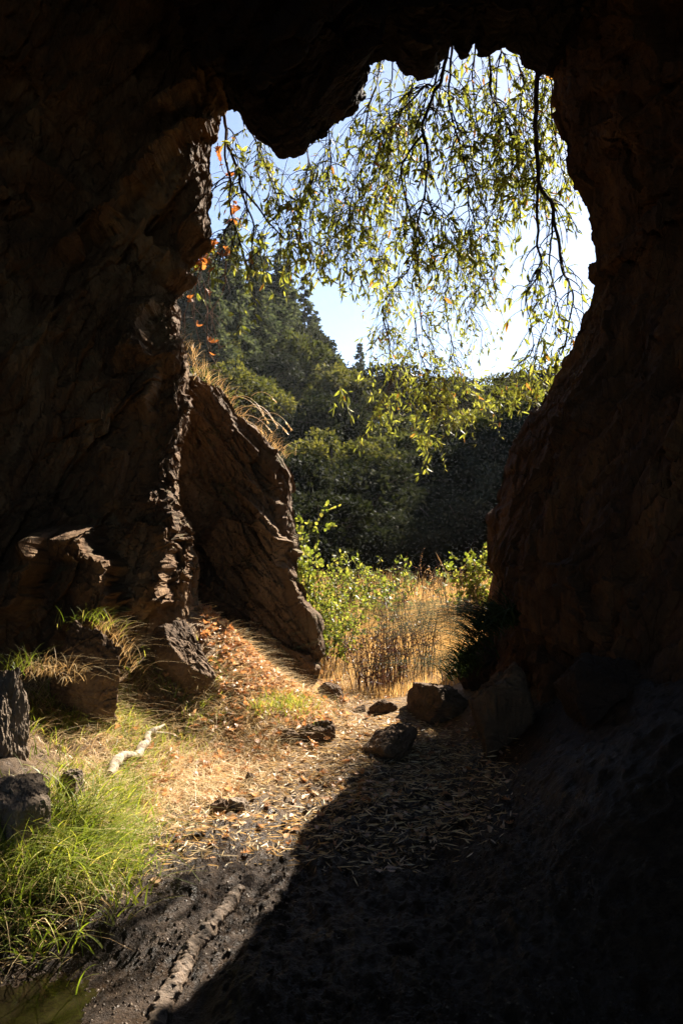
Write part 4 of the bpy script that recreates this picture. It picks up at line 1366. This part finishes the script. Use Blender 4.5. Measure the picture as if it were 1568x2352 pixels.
def place(kind, px_, Yd, sc, label, group, rr, zoff=0.0):
    i = rr.randint(0, len(PROTO[kind]))
    src = PROTO[kind][i]
    o = src if src.name not in USED else copy_tree(src)
    USED.add(o.name)
    USED.add(src.name)
    X0 = (px_ - 784) / F_PX * Yd
    o.location = (X0, Yd, float(hill_z(np.array(X0), np.array(Yd))) + zoff)
    o.rotation_euler = (0, 0, rr.uniform(0, 6.28))
    o.scale = (sc, sc, sc * rr.uniform(0.9, 1.12))
    tag(o, label, {"oak": "oak tree", "light": "oak tree", "dark": "evergreen tree", "fir": "conifer"}[kind], group)
    return o


rr = rs(900)
GT = "trees on the hillside across the valley"
# ones the eye can pick out
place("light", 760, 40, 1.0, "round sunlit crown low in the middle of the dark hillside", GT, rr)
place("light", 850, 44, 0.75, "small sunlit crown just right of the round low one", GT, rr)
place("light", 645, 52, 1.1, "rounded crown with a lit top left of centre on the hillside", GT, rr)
place("light", 790, 62, 1.5, "tall sunlit oak in the centre of the hillside", GT, rr)
place("light", 505, 50, 1.2, "sunlit yellow-green oak beside the left cave wall", GT, rr)
place("oak", 690, 72, 1.5, "broad crown below the left conifers", GT, rr)
place("oak", 1230, 80, 1.6, "airy oak on the skyline beside the right cave wall", GT, rr)
place("oak", 1160, 84, 1.4, "pale skyline oak left of the airy one", GT, rr)
place("fir", 530, 66, 1.35, "tallest conifer at the far left of the skyline", GT, rr)
place("fir", 590, 72, 1.15, "conifer second from the left on the skyline", GT, rr)
place("fir", 640, 78, 1.2, "dense conifer in the left group on the slope", GT, rr)
place("fir", 480, 60, 1.1, "conifer half hidden by the left cave wall", GT, rr)
place("fir", 722, 98, 0.9, "pointed conifer on the falling skyline right of the left group", GT, rr)
place("fir", 748, 101, 0.8, "lesser pointed conifer next along the falling skyline", GT, rr)
place("fir", 783, 104, 0.55, "single small spire on the skyline left of the hanging leaves", GT, rr)
place("fir", 826, 96, 0.8, "thin dark conifer behind the hanging leaves at the centre", GT, rr)
place("fir", 980, 102, 0.8, "tall narrow conifer behind the low leafy spray", GT, rr)
place("fir", 1095, 104, 0.5, "blue-grey conifer pair, left one, on the right skyline", GT, rr)
place("fir", 1108, 104, 0.45, "blue-grey conifer pair, right one, on the right skyline", GT, rr)
for k in range(13):
    q = k / 12.0
    place("fir", 470 + 250 * q + rr.uniform(-10, 10), 62 + 34 * q + rr.uniform(-5, 5), rr.uniform(0.8, 1.15), "conifer in the thick stand on the left skyline", "conifers in the left stand", rr)
PICKS = [(760, 40, 1.0), (850, 44, 0.75), (645, 52, 1.1), (790, 62, 1.5), (505, 50, 1.2)]
rows = [(24, 0.55), (28, 0.7), (33, 0.8), (39, 0.95), (46, 1.05), (54, 1.15), (63, 1.25), (73, 1.35), (84, 1.4), (95, 1.4)]
for Yd, sc in rows:
    step = 3.9 * sc
    X = -0.24 * Yd + rr.uniform(0, step)
    while X < 0.30 * Yd:
        y2 = Yd + rr.uniform(-2.5, 2.5)
        if any(abs(X / y2 - (qx - 784) / F_PX) * qy < 2.1 * qs and -9 < y2 - qy < 0.5 for qx, qy, qs in PICKS):
            X += step * 0.6
            continue
        zone = "at the dark foot of the hillside" if Yd < 40 else ("on the shaded middle slope of the hillside" if Yd < 66 else "on the upper slope below the skyline")
        kind = "dark" if rr.uniform() < (1.1 if Yd < 37 else 0.8 if Yd < 60 else 0.5) else "oak"
        lab = ("dark evergreen tree massed " if kind == "dark" else "olive-green oak massed ") + zone
        place(kind, 784 + X / y2 * F_PX, y2, sc * rr.uniform(0.8, 1.15), lab, lab.replace(" tree massed", "s").replace("oak massed", "oaks"), rr)
        X += step * rr.uniform(0.75, 1.15)

# ------------------------------------------------------------------ thin air haze
hb = np.array([[x, y, z] for x in (-640, 640) for y in (-80, 940) for z in (-30, 100)], float)
gh = Geo()
gh.add(hb, Q=[[0, 1, 3, 2], [4, 6, 7, 5], [0, 4, 5, 1], [2, 3, 7, 6], [0, 2, 6, 4], [1, 5, 7, 3]])
m = M("haze")
pv = m.n("ShaderNodeVolumePrincipled")
pv.inputs["Density"].default_value = 0.00013
pv.inputs["Color"].default_value = (0.9, 0.93, 1.0, 1)
pv.inputs["Anisotropy"].default_value = 0.3
m.l(pv.outputs[0], m.out.inputs["Volume"])
ho = gh.build("haze", m.m, smooth=False)
tag(ho, "faint haze in the valley air", "haze", kind="stuff")

# ------------------------------------------------------------------ light, sky, camera
w = bpy.data.worlds.new("World")
scene.world = w
w.use_nodes = True
nt = w.node_tree
sky = nt.nodes.new("ShaderNodeTexSky")
sky.sky_type = "NISHITA"
sky.sun_disc = False
sky.sun_elevation = SUN_EL
sky.sun_rotation = SUN_AZ
sky.air_density = 0.85
sky.dust_density = 2.2
sky.altitude = 2000
sky.ozone_density = 1.0
bg = nt.nodes["Background"]
nt.links.new(sky.outputs[0], bg.inputs[0])
bg.inputs[1].default_value = 0.05

sd = bpy.data.lights.new("sun", "SUN")
sd.energy = 5.0
sd.angle = R(0.5)
sd.color = (1.0, 0.90, 0.76)
so = bpy.data.objects.new("sun", sd)
COL.objects.link(so)
sdir = Vector((math.sin(SUN_AZ) * math.cos(SUN_EL), math.cos(SUN_AZ) * math.cos(SUN_EL), math.sin(SUN_EL)))
so.rotation_euler = sdir.to_track_quat("Z", "Y").to_euler()
so.location = sdir * 30

cd = bpy.data.cameras.new("camera")
cd.sensor_fit = "VERTICAL"
cd.sensor_height = 36
cd.lens = 28
cd.clip_start = 0.05
cd.clip_end = 3000
co = bpy.data.objects.new("camera", cd)
co.location = CAM
co.rotation_euler = (R(90), 0, 0)
COL.objects.link(co)
scene.camera = co

scene.view_settings.view_transform = "Standard"
scene.view_settings.look = "None"
scene.view_settings.gamma = 1
scene.view_settings.exposure = 2.3
scene.cycles.use_denoising = True
scene.cycles.max_bounces = 5
scene.cycles.diffuse_bounces = 1
scene.cycles.glossy_bounces = 2
scene.cycles.transmission_bounces = 4
scene.cycles.caustics_reflective = False
scene.cycles.caustics_refractive = False
